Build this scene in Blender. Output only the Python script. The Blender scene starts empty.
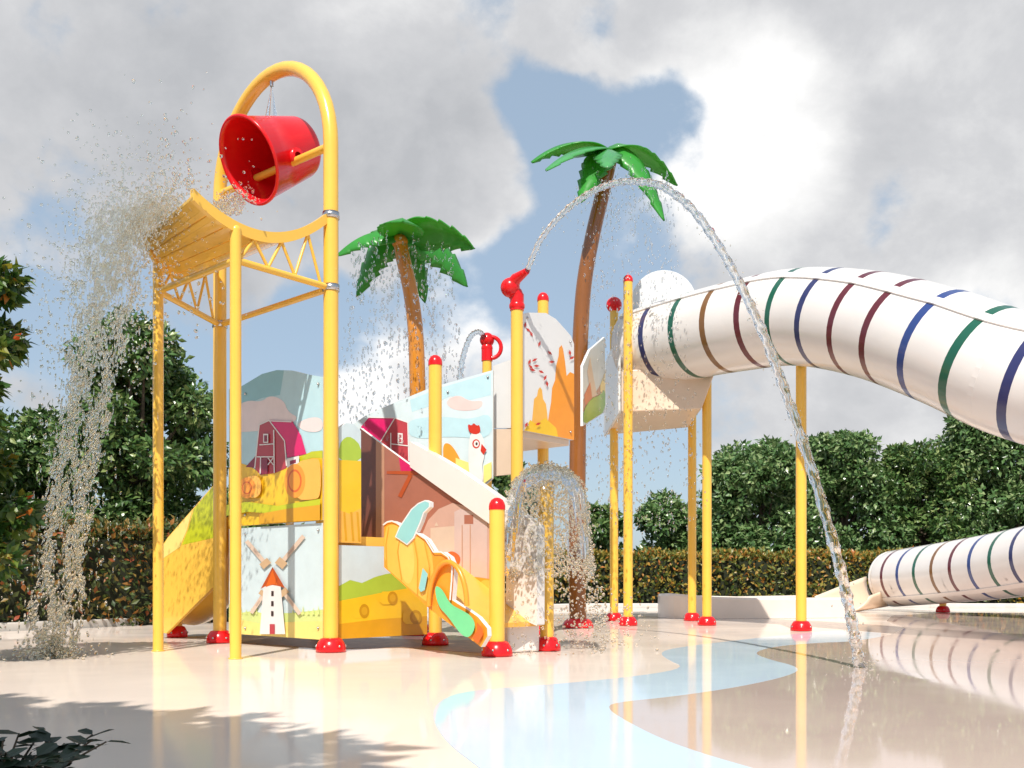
import bpy, bmesh, math, random
import numpy as np
from mathutils import Vector, Matrix
random.seed(7); rng = np.random.default_rng(7)
S = bpy.context.scene
COL = S.collection
PI = math.pi
F_PX, EYE, HOR = 1000.0, 0.8, 580.0      # measured from the photograph: focal length, eye height, horizon row

def at(x, y, d):
    """photo measurement -> world point at distance d"""
    return Vector(((x-512)*d/F_PX, d, EYE+(HOR-y)*d/F_PX))

# ------------------------------------------------------------------ materials
MATS = {}
def mat(name, col, rough=.4, spec=.5, coat=0., noise=0., nscale=4., metal=0., bump=0., bscale=30., rvar=0., coatr=.05):
    if name in MATS: return MATS[name]
    m = bpy.data.materials.new(name); m.use_nodes = True; MATS[name] = m
    nt = m.node_tree; b = nt.nodes['Principled BSDF']
    b.inputs['Base Color'].default_value = (*col, 1)
    b.inputs['Roughness'].default_value = rough
    b.inputs['Specular IOR Level'].default_value = spec
    b.inputs['Coat Weight'].default_value = coat
    b.inputs['Coat Roughness'].default_value = coatr
    b.inputs['Metallic'].default_value = metal
    if noise or bump or rvar:
        tc = nt.nodes.new('ShaderNodeTexCoord')
        n = nt.nodes.new('ShaderNodeTexNoise'); n.inputs['Scale'].default_value = nscale
        n.inputs['Detail'].default_value = 6; n.inputs['Roughness'].default_value = .6
        nt.links.new(tc.outputs['Object'], n.inputs['Vector'])
        if noise:
            r = nt.nodes.new('ShaderNodeMapRange')
            r.inputs[1].default_value = .3; r.inputs[2].default_value = .7
            r.inputs[3].default_value = 1-noise; r.inputs[4].default_value = 1+noise
            nt.links.new(n.outputs['Fac'], r.inputs[0])
            mx = nt.nodes.new('ShaderNodeMix'); mx.data_type = 'RGBA'; mx.blend_type = 'MULTIPLY'
            mx.inputs[0].default_value = 1
            mx.inputs[6].default_value = (*col, 1)
            nt.links.new(r.outputs[0], mx.inputs[7]); nt.links.new(mx.outputs[2], b.inputs['Base Color'])
        if rvar:
            r2 = nt.nodes.new('ShaderNodeMapRange')
            r2.inputs[1].default_value = .35; r2.inputs[2].default_value = .65
            r2.inputs[3].default_value = max(0, rough-rvar); r2.inputs[4].default_value = rough+rvar
            nt.links.new(n.outputs['Fac'], r2.inputs[0]); nt.links.new(r2.outputs[0], b.inputs['Roughness'])
        if bump:
            n2 = nt.nodes.new('ShaderNodeTexNoise'); n2.inputs['Scale'].default_value = bscale
            n2.inputs['Detail'].default_value = 3
            nt.links.new(tc.outputs['Object'], n2.inputs['Vector'])
            bp = nt.nodes.new('ShaderNodeBump'); bp.inputs['Strength'].default_value = bump; bp.inputs['Distance'].default_value = .02
            nt.links.new(n2.outputs['Fac'], bp.inputs['Height']); nt.links.new(bp.outputs[0], b.inputs['Normal'])
    return m

def leafmat(name, cols, rough=.38, trans=.25):
    """foliage: every leaf its own shade of a ramp"""
    m = bpy.data.materials.new(name); m.use_nodes = True
    nt = m.node_tree; b = nt.nodes['Principled BSDF']; out = nt.nodes['Material Output']
    g = nt.nodes.new('ShaderNodeNewGeometry')
    r = nt.nodes.new('ShaderNodeValToRGB')
    els = r.color_ramp.elements
    for i, (p, c) in enumerate(cols):
        e = els[i] if i < 2 else els.new(p)
        e.position = p; e.color = (*c, 1)
    nt.links.new(g.outputs['Random Per Island'], r.inputs[0])
    nt.links.new(r.outputs[0], b.inputs['Base Color'])
    b.inputs['Roughness'].default_value = rough
    t = nt.nodes.new('ShaderNodeBsdfTranslucent'); nt.links.new(r.outputs[0], t.inputs[0])
    mx = nt.nodes.new('ShaderNodeMixShader'); mx.inputs[0].default_value = trans
    nt.links.new(b.outputs[0], mx.inputs[1]); nt.links.new(t.outputs[0], mx.inputs[2]); nt.links.new(mx.outputs[0], out.inputs[0])
    return m

def c255(r, g, b):
    f = lambda v: ((v/255+.055)/1.055)**2.4 if v > 10 else v/255/12.92
    return (f(r), f(g), f(b))

YEL = mat('yellow_paint', (.87, .51, .07), .26, .5, coat=.35, noise=.04, nscale=3)
RED = mat('red_paint', (.72, .008, .012), .25, .4, coat=.12, noise=.05, nscale=5)
STEEL = mat('steel', (.55, .55, .56), .25, metal=1)
WHITE = mat('white_fibreglass', (.77, .73, .70), .25, .5, coat=.4, noise=.025, nscale=2)
CREAMP = mat('cream_panel', (.74, .58, .44), .3, .5, coat=.2, noise=.03)
OFFW = mat('white_board', (.72, .72, .71), .35, noise=.02)
BOARDEDGE = mat('board_edge', (.7, .66, .6), .5)
GREENP = mat('palm_green', (.05, .34, .05), .33, .5, coat=.12, noise=.15, nscale=2.5)
GREEND = mat('palm_light_green', (.10, .42, .14), .25, .5, coat=.4, noise=.1, nscale=2.5)
TRUNKP = mat('palm_trunk_paint', (.60, .225, .02), .2, .5, coat=.5, noise=.04, nscale=3)
TRUNKD = mat('palm_trunk_dark_paint', (.25, .085, .014), .2, .5, coat=.5, noise=.10, nscale=1.2)
for m_ in (GREENP, GREEND):      # moulded leaves let some light through
    nt = m_.node_tree; b_ = nt.nodes['Principled BSDF']; t_ = nt.nodes.new('ShaderNodeBsdfTranslucent'); t_.inputs[0].default_value = (.26, .62, .05, 1)
    x_ = nt.nodes.new('ShaderNodeMixShader'); x_.inputs[0].default_value = .36
    nt.links.new(b_.outputs[0], x_.inputs[1]); nt.links.new(t_.outputs[0], x_.inputs[2]); nt.links.new(x_.outputs[0], nt.nodes['Material Output'].inputs[0])
BARK = mat('bark', (.10, .075, .05), .9, noise=.3, nscale=8, bump=.6)

def water_mat(name='water', tint=(1, 1, 1), rough=0.0, clear=0.):
    m = bpy.data.materials.new(name); m.use_nodes = True
    b = m.node_tree.nodes['Principled BSDF']
    b.inputs['Base Color'].default_value = (*tint, 1); b.inputs['Roughness'].default_value = rough
    b.inputs['Transmission Weight'].default_value = 1; b.inputs['IOR'].default_value = 1.33
    b.inputs['Specular IOR Level'].default_value = .6
    if clear:
        nt = m.node_tree; t = nt.nodes.new('ShaderNodeBsdfTransparent'); x = nt.nodes.new('ShaderNodeMixShader'); x.inputs[0].default_value = clear
        nt.links.new(b.outputs[0], x.inputs[1]); nt.links.new(t.outputs[0], x.inputs[2]); nt.links.new(x.outputs[0], nt.nodes['Material Output'].inputs[0])
    return m
def film_mat():
    m = bpy.data.materials.new('water_film'); m.use_nodes = True; nt = m.node_tree; nt.nodes.remove(nt.nodes['Principled BSDF'])
    t = nt.nodes.new('ShaderNodeBsdfTransparent'); t.inputs[0].default_value = (.95, .95, .94, 1)
    g = nt.nodes.new('ShaderNodeBsdfGlossy'); g.inputs['Roughness'].default_value = .08
    f = nt.nodes.new('ShaderNodeLayerWeight'); f.inputs[0].default_value = .35
    x = nt.nodes.new('ShaderNodeMixShader'); nt.links.new(f.outputs['Fresnel'], x.inputs[0]); nt.links.new(t.outputs[0], x.inputs[1]); nt.links.new(g.outputs[0], x.inputs[2])
    nt.links.new(x.outputs[0], nt.nodes['Material Output'].inputs[0]); return m
FILM = film_mat()
WATER = water_mat('water_jets', (.97, .97, .95), clear=.15)
DROP = water_mat('water_drops', (.99, .96, .82), clear=.36)
RAIN = water_mat('rain_drops', (.80, .80, .80), clear=.45)
# ------------------------------------------------------------------ mesh builder
class MB:
    def __init__(s): s.v = []; s.f = []; s.m = []; s.sm = []; s.mats = []
    def mi(s, m):
        if m not in s.mats: s.mats.append(m)
        return s.mats.index(m)
    def add(s, vs, fs, m, smooth=False):
        o = len(s.v); s.v += [tuple(p) for p in vs]; k = s.mi(m)
        for f in fs:
            s.f.append([i+o for i in f]); s.m.append(k); s.sm.append(smooth)
        return s
    def tube(s, path, r, m, seg=16, caps=True, closed=False):
        path = [Vector(p) for p in path]; n = len(path)
        rr = r if isinstance(r, (list, tuple)) else [r]*n
        vs = []; ref = None
        for i, p in enumerate(path):
            a = path[i-1] if (i or closed) else p
            b = path[(i+1) % n] if (i < n-1 or closed) else p
            t = (b-a).normalized()
            if ref is None:
                ref = Vector((0, 0, 1)) if abs(t.z) < .9 else Vector((1, 0, 0))
                u = (ref-t*ref.dot(t)).normalized()
            else:
                u = (u-t*u.dot(t)).normalized()
            w = t.cross(u)
            for k in range(seg):
                an = 2*PI*k/seg
                vs.append(p+(u*math.cos(an)+w*math.sin(an))*rr[i])
        fs = []
        for i in range(n if closed else n-1):
            j = (i+1) % n
            for k in range(seg):
                fs.append([i*seg+k, i*seg+(k+1) % seg, j*seg+(k+1) % seg, j*seg+k])
        s.add(vs, fs, m, True)
        if caps and not closed:
            s.add(vs[:seg], [list(range(seg))[::-1]], m); s.add(vs[-seg:], [list(range(seg))], m)
        return s
    def lathe(s, prof, c, axis, m, seg=24, smooth=True):
        """prof: (radius, height along axis)"""
        axis = Vector(axis).normalized(); c = Vector(c)
        ref = Vector((0, 0, 1)) if abs(axis.z) < .9 else Vector((1, 0, 0))
        u = (ref-axis*ref.dot(axis)).normalized(); w = axis.cross(u)
        vs = []
        for r, h in prof:
            for k in range(seg):
                an = 2*PI*k/seg
                vs.append(c+axis*h+(u*math.cos(an)+w*math.sin(an))*r)
        fs = []
        for i in range(len(prof)-1):
            for k in range(seg):
                fs.append([i*seg+k, i*seg+(k+1) % seg, (i+1)*seg+(k+1) % seg, (i+1)*seg+k])
        return s.add(vs, fs, m, smooth)
    def ball(s, c, r, m, seg=14, rings=8):
        prof = [(max(1e-4, r*math.sin(PI*i/rings)), -r*math.cos(PI*i/rings)) for i in range(rings+1)]
        return s.lathe(prof, c, (0, 0, 1), m, seg)
    def hexa(s, p, m):
        """eight corners: bottom loop of four then top loop of four"""
        return s.add(p, [[3, 2, 1, 0], [4, 5, 6, 7], [0, 1, 5, 4], [1, 2, 6, 5], [2, 3, 7, 6], [3, 0, 4, 7]], m)
    def slab(s, poly, z0, z1, m):
        n = len(poly)
        vs = [(x, y, z0) for x, y in poly]+[(x, y, z1) for x, y in poly]
        fs = [list(range(n))[::-1], list(range(n, 2*n))]+[[i, (i+1) % n, n+(i+1) % n, n+i] for i in range(n)]
        return s.add(vs, fs, m)
    def build(s, name, parent=None, bevel=0):
        me = bpy.data.meshes.new(name)
        o = bpy.data.objects.new(name, me); COL.objects.link(o)
        if parent is not None:
            q = parent
            while q.parent: q = q.parent
            org = Vector(q.location); o.parent = parent
        else:
            a = np.array(s.v); org = Vector(((a[:, 0].min()+a[:, 0].max())/2, (a[:, 1].min()+a[:, 1].max())/2, a[:, 2].min()))
            o.location = org
        me.from_pydata([(x-org.x, y-org.y, z-org.z) for x, y, z in s.v], [], s.f)
        for m in s.mats: me.materials.append(m)
        me.polygons.foreach_set('material_index', s.m); me.polygons.foreach_set('use_smooth', s.sm)
        me.update()
        if bevel:
            b = o.modifiers.new('bevel', 'BEVEL'); b.width = bevel; b.segments = 2; b.limit_method = 'ANGLE'; b.angle_limit = math.radians(50)
        return o

def tag(o, label=None, cat=None, group=None, kind=None):
    if label: o['label'] = label
    if cat: o['category'] = cat
    if group: o['group'] = group
    if kind: o['kind'] = kind
    return o
def thing(name, loc, label, cat, group=None):
    o = bpy.data.objects.new(name, None); COL.objects.link(o); o.location = loc; o.empty_display_size = .2
    return tag(o, label, cat, group)

def scatter(name, tv, tf, R, T, m, parent=None, smooth=True, seg=None):
    """many copies of one small template as ONE mesh. R: (n,3,3) matrices, T: (n,3)"""
    tv = np.asarray(tv, float); tf = np.asarray(tf, int)
    n, k = len(T), len(tv)
    V = np.einsum('nij,kj->nki', R, tv)+np.asarray(T)[:, None, :]
    if parent is not None:
        q = parent
        while q.parent: q = q.parent
        org = np.array(q.location)
    else:
        org = np.array([V[..., 0].mean(), V[..., 1].mean(), V[..., 2].min()])
    V = (V.reshape(-1, 3)-org).astype(np.float32)
    Fi = (tf[None]+(np.arange(n)*k)[:, None, None]).reshape(-1)
    c = tf.shape[1]; nf = n*len(tf)
    me = bpy.data.meshes.new(name)
    me.vertices.add(n*k); me.vertices.foreach_set('co', V.ravel())
    me.loops.add(nf*c); me.loops.foreach_set('vertex_index', Fi.astype(np.int32))
    me.polygons.add(nf); me.polygons.foreach_set('loop_start', np.arange(0, nf*c, c, dtype=np.int32))
    me.polygons.foreach_set('use_smooth', np.full(nf, smooth, dtype=bool))
    me.update(calc_edges=True); me.materials.append(m)
    o = bpy.data.objects.new(name, me); COL.objects.link(o)
    if parent is not None: o.parent = parent
    else: o.location = org
    return o

# ------------------------------------------------------------------ flat boards standing on a plan line
class Plane:
    """a vertical plane through two ground points; px() takes a measured photo pixel onto it"""
    def __init__(s, p0, p1, off=0.):
        s.p = Vector(p0); s.t = (Vector(p1)-s.p).normalized()
        n = Vector((s.t.y, -s.t.x))
        if n.dot(-s.p) < 0: n = -n
        s.n = n; s.p = s.p+n*off
    def px(s, x, y):
        k = (x-512)/F_PX
        # p.x + t.x q = k (p.y + t.y q)
        q = (k*s.p.y-s.p.x)/(s.t.x-k*s.t.y)
        d = s.p.y+s.t.y*q
        return (q, EYE+(HOR-y)*d/F_PX)
    def w(s, q, z, o=0.):
        b = s.p+s.t*q+s.n*o
        return Vector((b.x, b.y, z))
def orient(poly):
    a = sum(poly[i-1][0]*poly[i][1]-poly[i][0]*poly[i-1][1] for i in range(len(poly)))
    return poly if a > 0 else poly[::-1]
def smooth_poly(pts, it=2, closed=True):
    for _ in range(it):
        q = []; n = len(pts)
        for i in range(n if closed else n-1):
            a, b = pts[i], pts[(i+1) % n]
            q += [(a[0]*.75+b[0]*.25, a[1]*.75+b[1]*.25), (a[0]*.25+b[0]*.75, a[1]*.25+b[1]*.75)]
        if not closed: q = [pts[0]]+q+[pts[-1]]
        pts = q
    return pts
class Board:
    def __init__(s, pl, th=.04): s.pl = pl; s.th = th; s.mb = MB(); s.layer = 0
    def uv(s, pts): return [s.pl.px(*p) for p in pts]
    def base(s, pts, m, uv=False, edge=None):
        P = orient(pts if uv else s.uv(pts)); n = len(P)
        vs = [s.pl.w(q, z) for q, z in P]+[s.pl.w(q, z, -s.th) for q, z in P]
        s.mb.add(vs, [list(range(n))], m)
        s.mb.add(vs, [list(range(n, 2*n))[::-1]]+[[i, n+i, n+(i+1) % n, (i+1) % n] for i in range(n)], edge or m)
        return s
    def art(s, pts, m, uv=False, lay=None):
        """printed shape, a film just proud of the board"""
        s.layer += 1
        P = orient(pts if uv else s.uv(pts))
        o = .0012*(s.layer if lay is None else lay)
        s.mb.add([s.pl.w(q, z, o) for q, z in P], [list(range(len(P)))], m)
        return s
    def line(s, a, b, w, m):
        (x0, y0), (x1, y1) = a, b
        dx, dy = x1-x0, y1-y0; L = math.hypot(dx, dy) or 1
        nx, ny = -dy/L*w/2, dx/L*w/2
        return s.art([(x0+nx, y0+ny), (x1+nx, y1+ny), (x1-nx, y1-ny), (x0-nx, y0-ny)], m)
    def oval(s, c, rx, ry, m, n=22):
        return s.art([(c[0]+rx*math.cos(2*PI*i/n), c[1]+ry*math.sin(2*PI*i/n)) for i in range(n)], m)
    def bolts(s, pts):
        for p in pts:
            q, z = s.pl.px(*p); s.mb.ball(s.pl.w(q, z, .012), .016, STEEL, 8, 5)
        return s
    def build(s, name, parent, bevel=0): return s.mb.build(name, parent, bevel)

def post(root, x, y, z0, z1, r=.082, cap='red', flange=True, m=None, name='post', ball=False):
    m = m or YEL
    o = MB().tube([(x, y, z0), (x, y, z1)], r, m, 24).build(name, root)
    if cap:
        k = MB()
        if ball: k.ball((x, y, z1+.10), .155, RED, 20, 12)
        else:
            R = r*1.06
            k.lathe([(R, -.02), (R, .02), (R*.93, .05), (R*.7, .085), (R*.35, .105), (.001, .11)], (x, y, z1), (0, 0, 1), RED if cap == 'red' else YEL)
        k.build('post_cap', o)
    if flange: flange_at(o, x, y, r)
    return o
def flange_at(parent, x, y, r, z=.005):
    R = r/.082
    f = MB().lathe([(.001, 0), (.165*R, 0), (.165*R, .03), (.158*R, .07), (.14*R, .11), (.115*R, .145), (.088*R, .155), (.081*R, .155)], (x, y, z), (0, 0, 1), RED, 28)
    for k in range(6):
        a = 2*PI*(k+.25)/6
        f.ball((x+math.cos(a)*.158*R, y+math.sin(a)*.158*R, z+.065), .014, STEEL, 8, 5)
    return f.build('base_flange', parent)

# ------------------------------------------------------------------ plan of the playground (measured)
A = Vector((-3.71, 12.7)); B = Vector((-2.01, 11.1)); C_ = Vector((-3.97, 11.22)); D_ = Vector((-2.80, 10.13))
E = Vector((-.94, 12.25)); Fp = Vector((-.157, 10.5)); G = Vector((.394, 11.3)); H = Vector((.066, 13.3)); I_ = Vector((.456, 14.7))
J = Vector((2.0, 19.6)); K = Vector((2.03, 17.5)); L_ = Vector((3.53, 19.6)); M_ = Vector((3.43, 17.6)); N_ = Vector((4.54, 15.7))
u_ = (A-B).normalized()                 # along the arch, away to the left
v_ = Vector((-u_.y, u_.x)); v_ = v_ if v_.y > 0 else -v_   # away to the right

# ================================================================== SETTING
def floor_mat(name, col, rough, noise, rvar, ior, sp=.5):
    m = mat(name, col, rough, .5, 0, noise=noise, nscale=.7, rvar=rvar, bump=.012, bscale=2.2)
    m.node_tree.nodes['Principled BSDF'].inputs['IOR'].default_value = ior
    m.node_tree.nodes['Principled BSDF'].inputs['Specular IOR Level'].default_value = sp
    return m
SOIL = mat('soil', (.10, .085, .05), .95, noise=.35, nscale=2, bump=.5, bscale=12)
DECK = floor_mat('cream_floor', (.745, .63, .54), .08, .03, .05, 1.08, .22)
BLUEF = floor_mat('blue_floor', (.54, .64, .72), .07, .03, .04, 1.11, .35)
BROWNF = floor_mat('brown_floor', (.60, .47, .405), .05, .05, .03, 1.24)
KERB = mat('kerb_stone', (.66, .62, .57), .5, noise=.12, nscale=3)
PAVE = mat('paving', (.36, .35, .34), .35, noise=.2, nscale=1.5, rvar=.15)

o = MB().slab([(-90, -30), (90, -30), (90, 140), (-90, 140)], -.6, -.05, SOIL).build('ground'); tag(o, 'dark planting soil around the pool deck', 'ground', kind='structure')
deck_edge = [(-12, -6), (16, -6), (22, 8), (24, 27.5), (12, 28.6), (2, 28.4), (-4, 22.5), (-7.2, 16.4), (-9.5, 13.6), (-12, 10)]
o = MB().slab(deck_edge, -.05, 0, DECK).build('pool_deck'); tag(o, 'wet cream pool deck floor', 'floor', kind='structure')
def gp(x, y):
    d = EYE*F_PX/(y-HOR); return ((x-512)*d/F_PX, d)
outer = [(520, 800), (479, 768), (446, 743), (431, 718), (438, 701), (467, 691), (552, 685), (644, 676), (686, 668), (668, 660), (659, 653), (674, 648), (741, 640), (796, 634), (839, 630), (881, 633)]
inner = [(881, 637), (851, 642), (814, 643), (772, 647), (753, 653), (766, 659), (802, 668), (790, 676), (741, 687), (674, 697), (613, 703), (607, 709), (625, 721), (662, 740), (705, 755), (750, 768), (860, 800)]
river = smooth_poly([gp(*p) for p in outer], 2, False)+smooth_poly([gp(*p) for p in inner], 2, False)
o = MB().slab(river, -.02, .004, BLUEF).build('blue_floor'); tag(o, 'pale blue river shape winding across the wet deck', 'floor marking', kind='structure')
inn = smooth_poly([gp(*p) for p in inner], 2, False)
brown = inn+[(5, 2.0), (12, 2.0), (15, 9), (17, 20), (16, 24.2), (11, 24.4), (8.6, 22.6), (7.3, 19.5), (6.6, 16.8), (5.75, 15.0)]
o = MB().slab(brown, -.02, .0035, BROWNF).build('brown_floor'); tag(o, 'glossy wet brown deck area under the tube slide', 'floor marking', kind='structure')
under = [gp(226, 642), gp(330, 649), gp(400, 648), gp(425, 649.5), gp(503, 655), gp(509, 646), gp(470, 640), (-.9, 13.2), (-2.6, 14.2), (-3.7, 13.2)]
o = MB().slab(under, -.02, .0032, mat('wet_shaded_brown', (.22, .12, .05), .5, noise=.5, nscale=9)).build('brown_floor'); tag(o, 'wet brown floor under the playhouse with shade painted into its colour', 'floor marking', kind='structure')  # panel shade and dark reflection put into this wet brown floor's colour
k = MB()
pts = [(24, 27.7), (12, 28.8), (2, 28.6), (-4.1, 22.7), (-7.35, 16.6), (-9.65, 13.8), (-12.2, 10.1)]
for a, b in zip(pts, pts[1:]):
    t = (Vector(b)-Vector(a)).normalized(); n = Vector((-t.y, t.x))*.12
    a2 = Vector(a)+t*.004; b2 = Vector(b)-t*.004
    k.slab([tuple(a2-n), tuple(b2-n), tuple(b2+n), tuple(a2+n)], -.1, .13, KERB)
o = k.build('kerb', bevel=.015); tag(o, 'low pale stone kerb round the far edge of the deck', 'kerb', kind='structure')

# ================================================================== TREES AND HEDGES
LEAF_V = [(0, 0, 0), (.45, .26, .05), (.45, -.26, .05), (1, 0, -.12), (.5, 0, -.02)]
LEAF_F = [(0, 4, 1), (0, 2, 4), (1, 4, 3), (4, 2, 3)]
def leaf_frames(dirs, size, normals=None):
    n = len(dirs)
    x = dirs/np.linalg.norm(dirs, axis=1, keepdims=True)
    if normals is None: normals = rng.normal(size=(n, 3))
    y = np.cross(normals, x); y /= np.linalg.norm(y, axis=1, keepdims=True)+1e-9
    z = np.cross(x, y)
    return np.stack([x, y, z], axis=2)*np.asarray(size)[:, None, None]
GREENL = leafmat('tree_leaves', [(0, (.055, .115, .035)), (1, (.34, .42, .19)), (.45, (.10, .20, .06)), (.82, (.20, .29, .11))], .27, .2)
GREENL2 = leafmat('dark_tree_leaves', [(0, (.045, .10, .026)), (1, (.32, .38, .14)), (.5, (.08, .165, .042)), (.85, (.18, .26, .08))], .28, .18)
NEARL = leafmat('near_leaves', [(0, (.02, .06, .012)), (1, (.50, .08, .02)), (.5, (.05, .12, .02)), (.9, (.14, .20, .03)), (.975, (.30, .26, .03))], .35, .3)
HEDGEL = leafmat('hedge_leaves', [(0, (.05, .09, .018)), (1, (.50, .17, .035)), (.38, (.17, .20, .04)), (.65, (.36, .29, .055)), (.85, (.50, .27, .045))], .40, .32)
HEDGED = leafmat('dark_hedge_leaves', [(0, (.03, .06, .015)), (1, (.34, .07, .03)), (.5, (.09, .115, .024)), (.78, (.24, .15, .03)), (.92, (.34, .14, .03))], .42, .22)
PLANTL = leafmat('plant_leaves', [(0, (.008, .02, .008)), (1, (.02, .045, .016))], .55, .1)

def tree(cx, cy, h, rx, ry, zlow, nclump, per, ls, m, label, group, name='leafy_tree', trunk_r=.16, seed=0, top_narrow=.55, cr=(.20, .36)):
    global rng
    rng = np.random.default_rng(seed+100); rd = random.Random(seed)
    root = thing(name, (cx, cy, -.05), label, 'tree', group)
    t = MB(); ctr = []
    for i in range(nclump):
        f = rd.random()**.8
        z = zlow+(h-zlow)*(.04+.90*f)
        ff = (z-zlow)/(h-zlow)
        R = (1-(1-top_narrow)*0)*math.sqrt(max(.05, 1-(abs(ff-.38)/.68)**2))
        a = rd.random()*2*PI; rr = math.sqrt(rd.random())*.85
        ctr.append(((cx+math.cos(a)*rr*R*rx), (cy+math.sin(a)*rr*R*ry), z, rd.uniform(*cr)*min(rx, (h-zlow)/2)*(.62+.38*R)))
    mid = (cx+rd.uniform(-.2, .2), cy, zlow+(h-zlow)*.3)
    t.tube([(cx, cy, -.05), (cx+.05, cy, zlow*.6), mid, (cx, cy, zlow+(h-zlow)*.8)], [trunk_r*1.25, trunk_r, trunk_r*.8, trunk_r*.25], BARK, 10)
    for c in ctr[::2]:
        z0 = zlow*.7+rd.random()*(c[2]-zlow*.7)*.6
        t.tube([(cx, cy, z0), ((cx+c[0])/2, (cy+c[1])/2, (z0+c[2])/2+.15), c[:3]], [trunk_r*.45, trunk_r*.28, trunk_r*.1], BARK, 6)
    t.build('trunk', root)
    P, Dn, N = [], [], []
    for c in ctr:
        d = rng.normal(size=(per, 3)); d /= np.linalg.norm(d, axis=1, keepdims=True)
        r = c[3]*(.62+.45*rng.random((per, 1))**.6)
        p = np.array(c[:3])+d*r*np.array([1.05, 1.05, .85])
        P.append(p); Dn.append(d*.7+rng.normal(size=(per, 3))*.55+np.array([0, 0, -.15])); N.append(d+rng.normal(size=(per, 3))*.45+np.array([0, 0, .35]))
    # loose twigs breaking the outline
    P = np.concatenate(P); Dn = np.concatenate(Dn); N = np.concatenate(N)
    ok = P[:, 2] > .1; P, Dn, N = P[ok], Dn[ok], N[ok]
    sz = ls*(.6+.8*rng.random(len(P)))
    scatter('crown', LEAF_V, LEAF_F, leaf_frames(Dn, sz, N), P, m, root, smooth=False)
    return root

def hedge(p0, p1, w, h, n, ls, m, label, seed):
    global rng
    rng = np.random.default_rng(seed)
    p0, p1 = np.array(p0, float), np.array(p1, float); t = p1-p0; L = np.linalg.norm(t); t /= L; nn = np.array([t[1], -t[0]])
    mid = (p0+p1)/2
    root = thing('clipped_hedge', (mid[0], mid[1], -.05), label, 'hedge')
    # woody core
    k = MB(); q = w*.30
    k.slab([tuple(p0-nn*q), tuple(p1-nn*q), tuple(p1+nn*q), tuple(p0+nn*q)], -.05, h*.86, mat('hedge_core', (.02, .025, .01), .95, noise=.4, nscale=6))
    k.build('stems', root)
    s = rng.random(n)*L; face = rng.random(n)
    off = np.where(face < .62, -1., np.where(face < .8, 1., 0))
    lump = .05*np.sin(s*2.1)+.04*np.sin(s*5.3+1)
    o_ = np.where(off == 0, (rng.random(n)-.5)*w, off*(w/2+lump+rng.normal(size=n)*.07))
    z = np.where(off == 0, h+lump+rng.normal(size=n)*.05-.02, rng.random(n)*h)
    # normal of the plan line that faces the camera
    sgn = -1 if np.dot(nn, -mid) > 0 else 1
    P = np.stack([p0[0]+t[0]*s-sgn*-1*nn[0]*o_*-1, p0[1]+t[1]*s-sgn*-1*nn[1]*o_*-1, z], axis=1)
    outw = np.stack([P[:, 0]-(p0[0]+t[0]*s), P[:, 1]-(p0[1]+t[1]*s), np.where(off == 0, 1., .15)], axis=1)
    Dn = outw*.6+rng.normal(size=(n, 3))*.5+np.array([0, 0, .25]); N = outw*1.2+rng.normal(size=(n, 3))*.5+np.array([0, 0, .3])
    scatter('foliage', LEAF_V, LEAF_F, leaf_frames(Dn, ls*(.6+.8*rng.random(n)), N), P, m, root, smooth=False)
    return root

hedge((-12.6, 11.2), (-4.6, 20.6), 1.1, 1.74, 26000, .12, HEDGED, 'dark red and green clipped hedge behind the falling bucket water', 11)
hedge((-4.4, 36.5), (34, 36.5), 1.3, 1.74, 42000, .17, HEDGEL, 'long golden green clipped hedge running behind the slide posts', 12)
TG = 'trees behind the hedges'
tree(10.0, 40.5, 6.3, 2.7, 2.4, .8, 64, 420, .23, GREENL, 'broad tree directly right of the post carrying the tube slide, behind its yellow post', TG, seed=1)
tree(13.8, 42.0, 7.0, 2.4, 2.4, .8, 64, 420, .23, GREENL, 'round tree between the falling water jet and the taller tree at the right edge', TG, seed=2)
tree(17.1, 41.8, 6.5, 2.2, 2.4, .8, 60, 420, .23, GREENL2, 'darker tree in the gap under the lowest part of the upper tube', TG, seed=3)
tree(20.2, 41.5, 8.0, 2.9, 2.6, .8, 72, 430, .23, GREENL, 'tallest tree of the right hand clump, reaching up to the tube slide', TG, seed=4)
tree(3.6, 41.0, 3.9, 1.25, 1.2, .6, 20, 300, .26, GREENL2, 'small dark tree seen between the brown palm trunk and the slim yellow posts', TG, seed=5)
tree(6.5, 41.5, 4.3, 1.6, 1.4, .6, 24, 300, .26, GREENL, 'small pointed tree seen between the two pairs of yellow tower posts', TG, seed=6)
tree(-1.0, 32.0, 4.6, 2.0, 1.6, .6, 26, 300, .24, GREENL2, 'dark tree glimpsed under the rooster panel', TG, seed=7)
tree(-7.55, 20.3, 6.1, 1.75, 1.6, .7, 66, 480, .15, GREENL2, 'tall dark glossy tree behind the hedge beside the bucket tower', TG, seed=8)
tree(-10.6, 21.0, 4.6, 1.7, 1.6, .5, 44, 420, .15, GREENL2, 'lower dark tree behind the curtain of falling water', TG, seed=9)
tree(-5.35, 19.6, 3.1, .8, .8, .4, 16, 300, .16, GREENL2, 'small low tree peeping over the yellow slide', TG, seed=10)
tree(-5.25, 9.6, 3.85, .75, .8, .7, 34, 220, .13, NEARL, 'nearest tree at the left edge with some yellow and red leaves', TG, seed=11, trunk_r=.08)
tree(-4.3, -.9, 7.4, 3.0, 2.2, 4.4, 90, 520, .27, GREENL2, 'tree behind the viewpoint shading the front corner of the deck', 'trees behind the viewpoint', seed=12, cr=(.3, .5))

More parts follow.
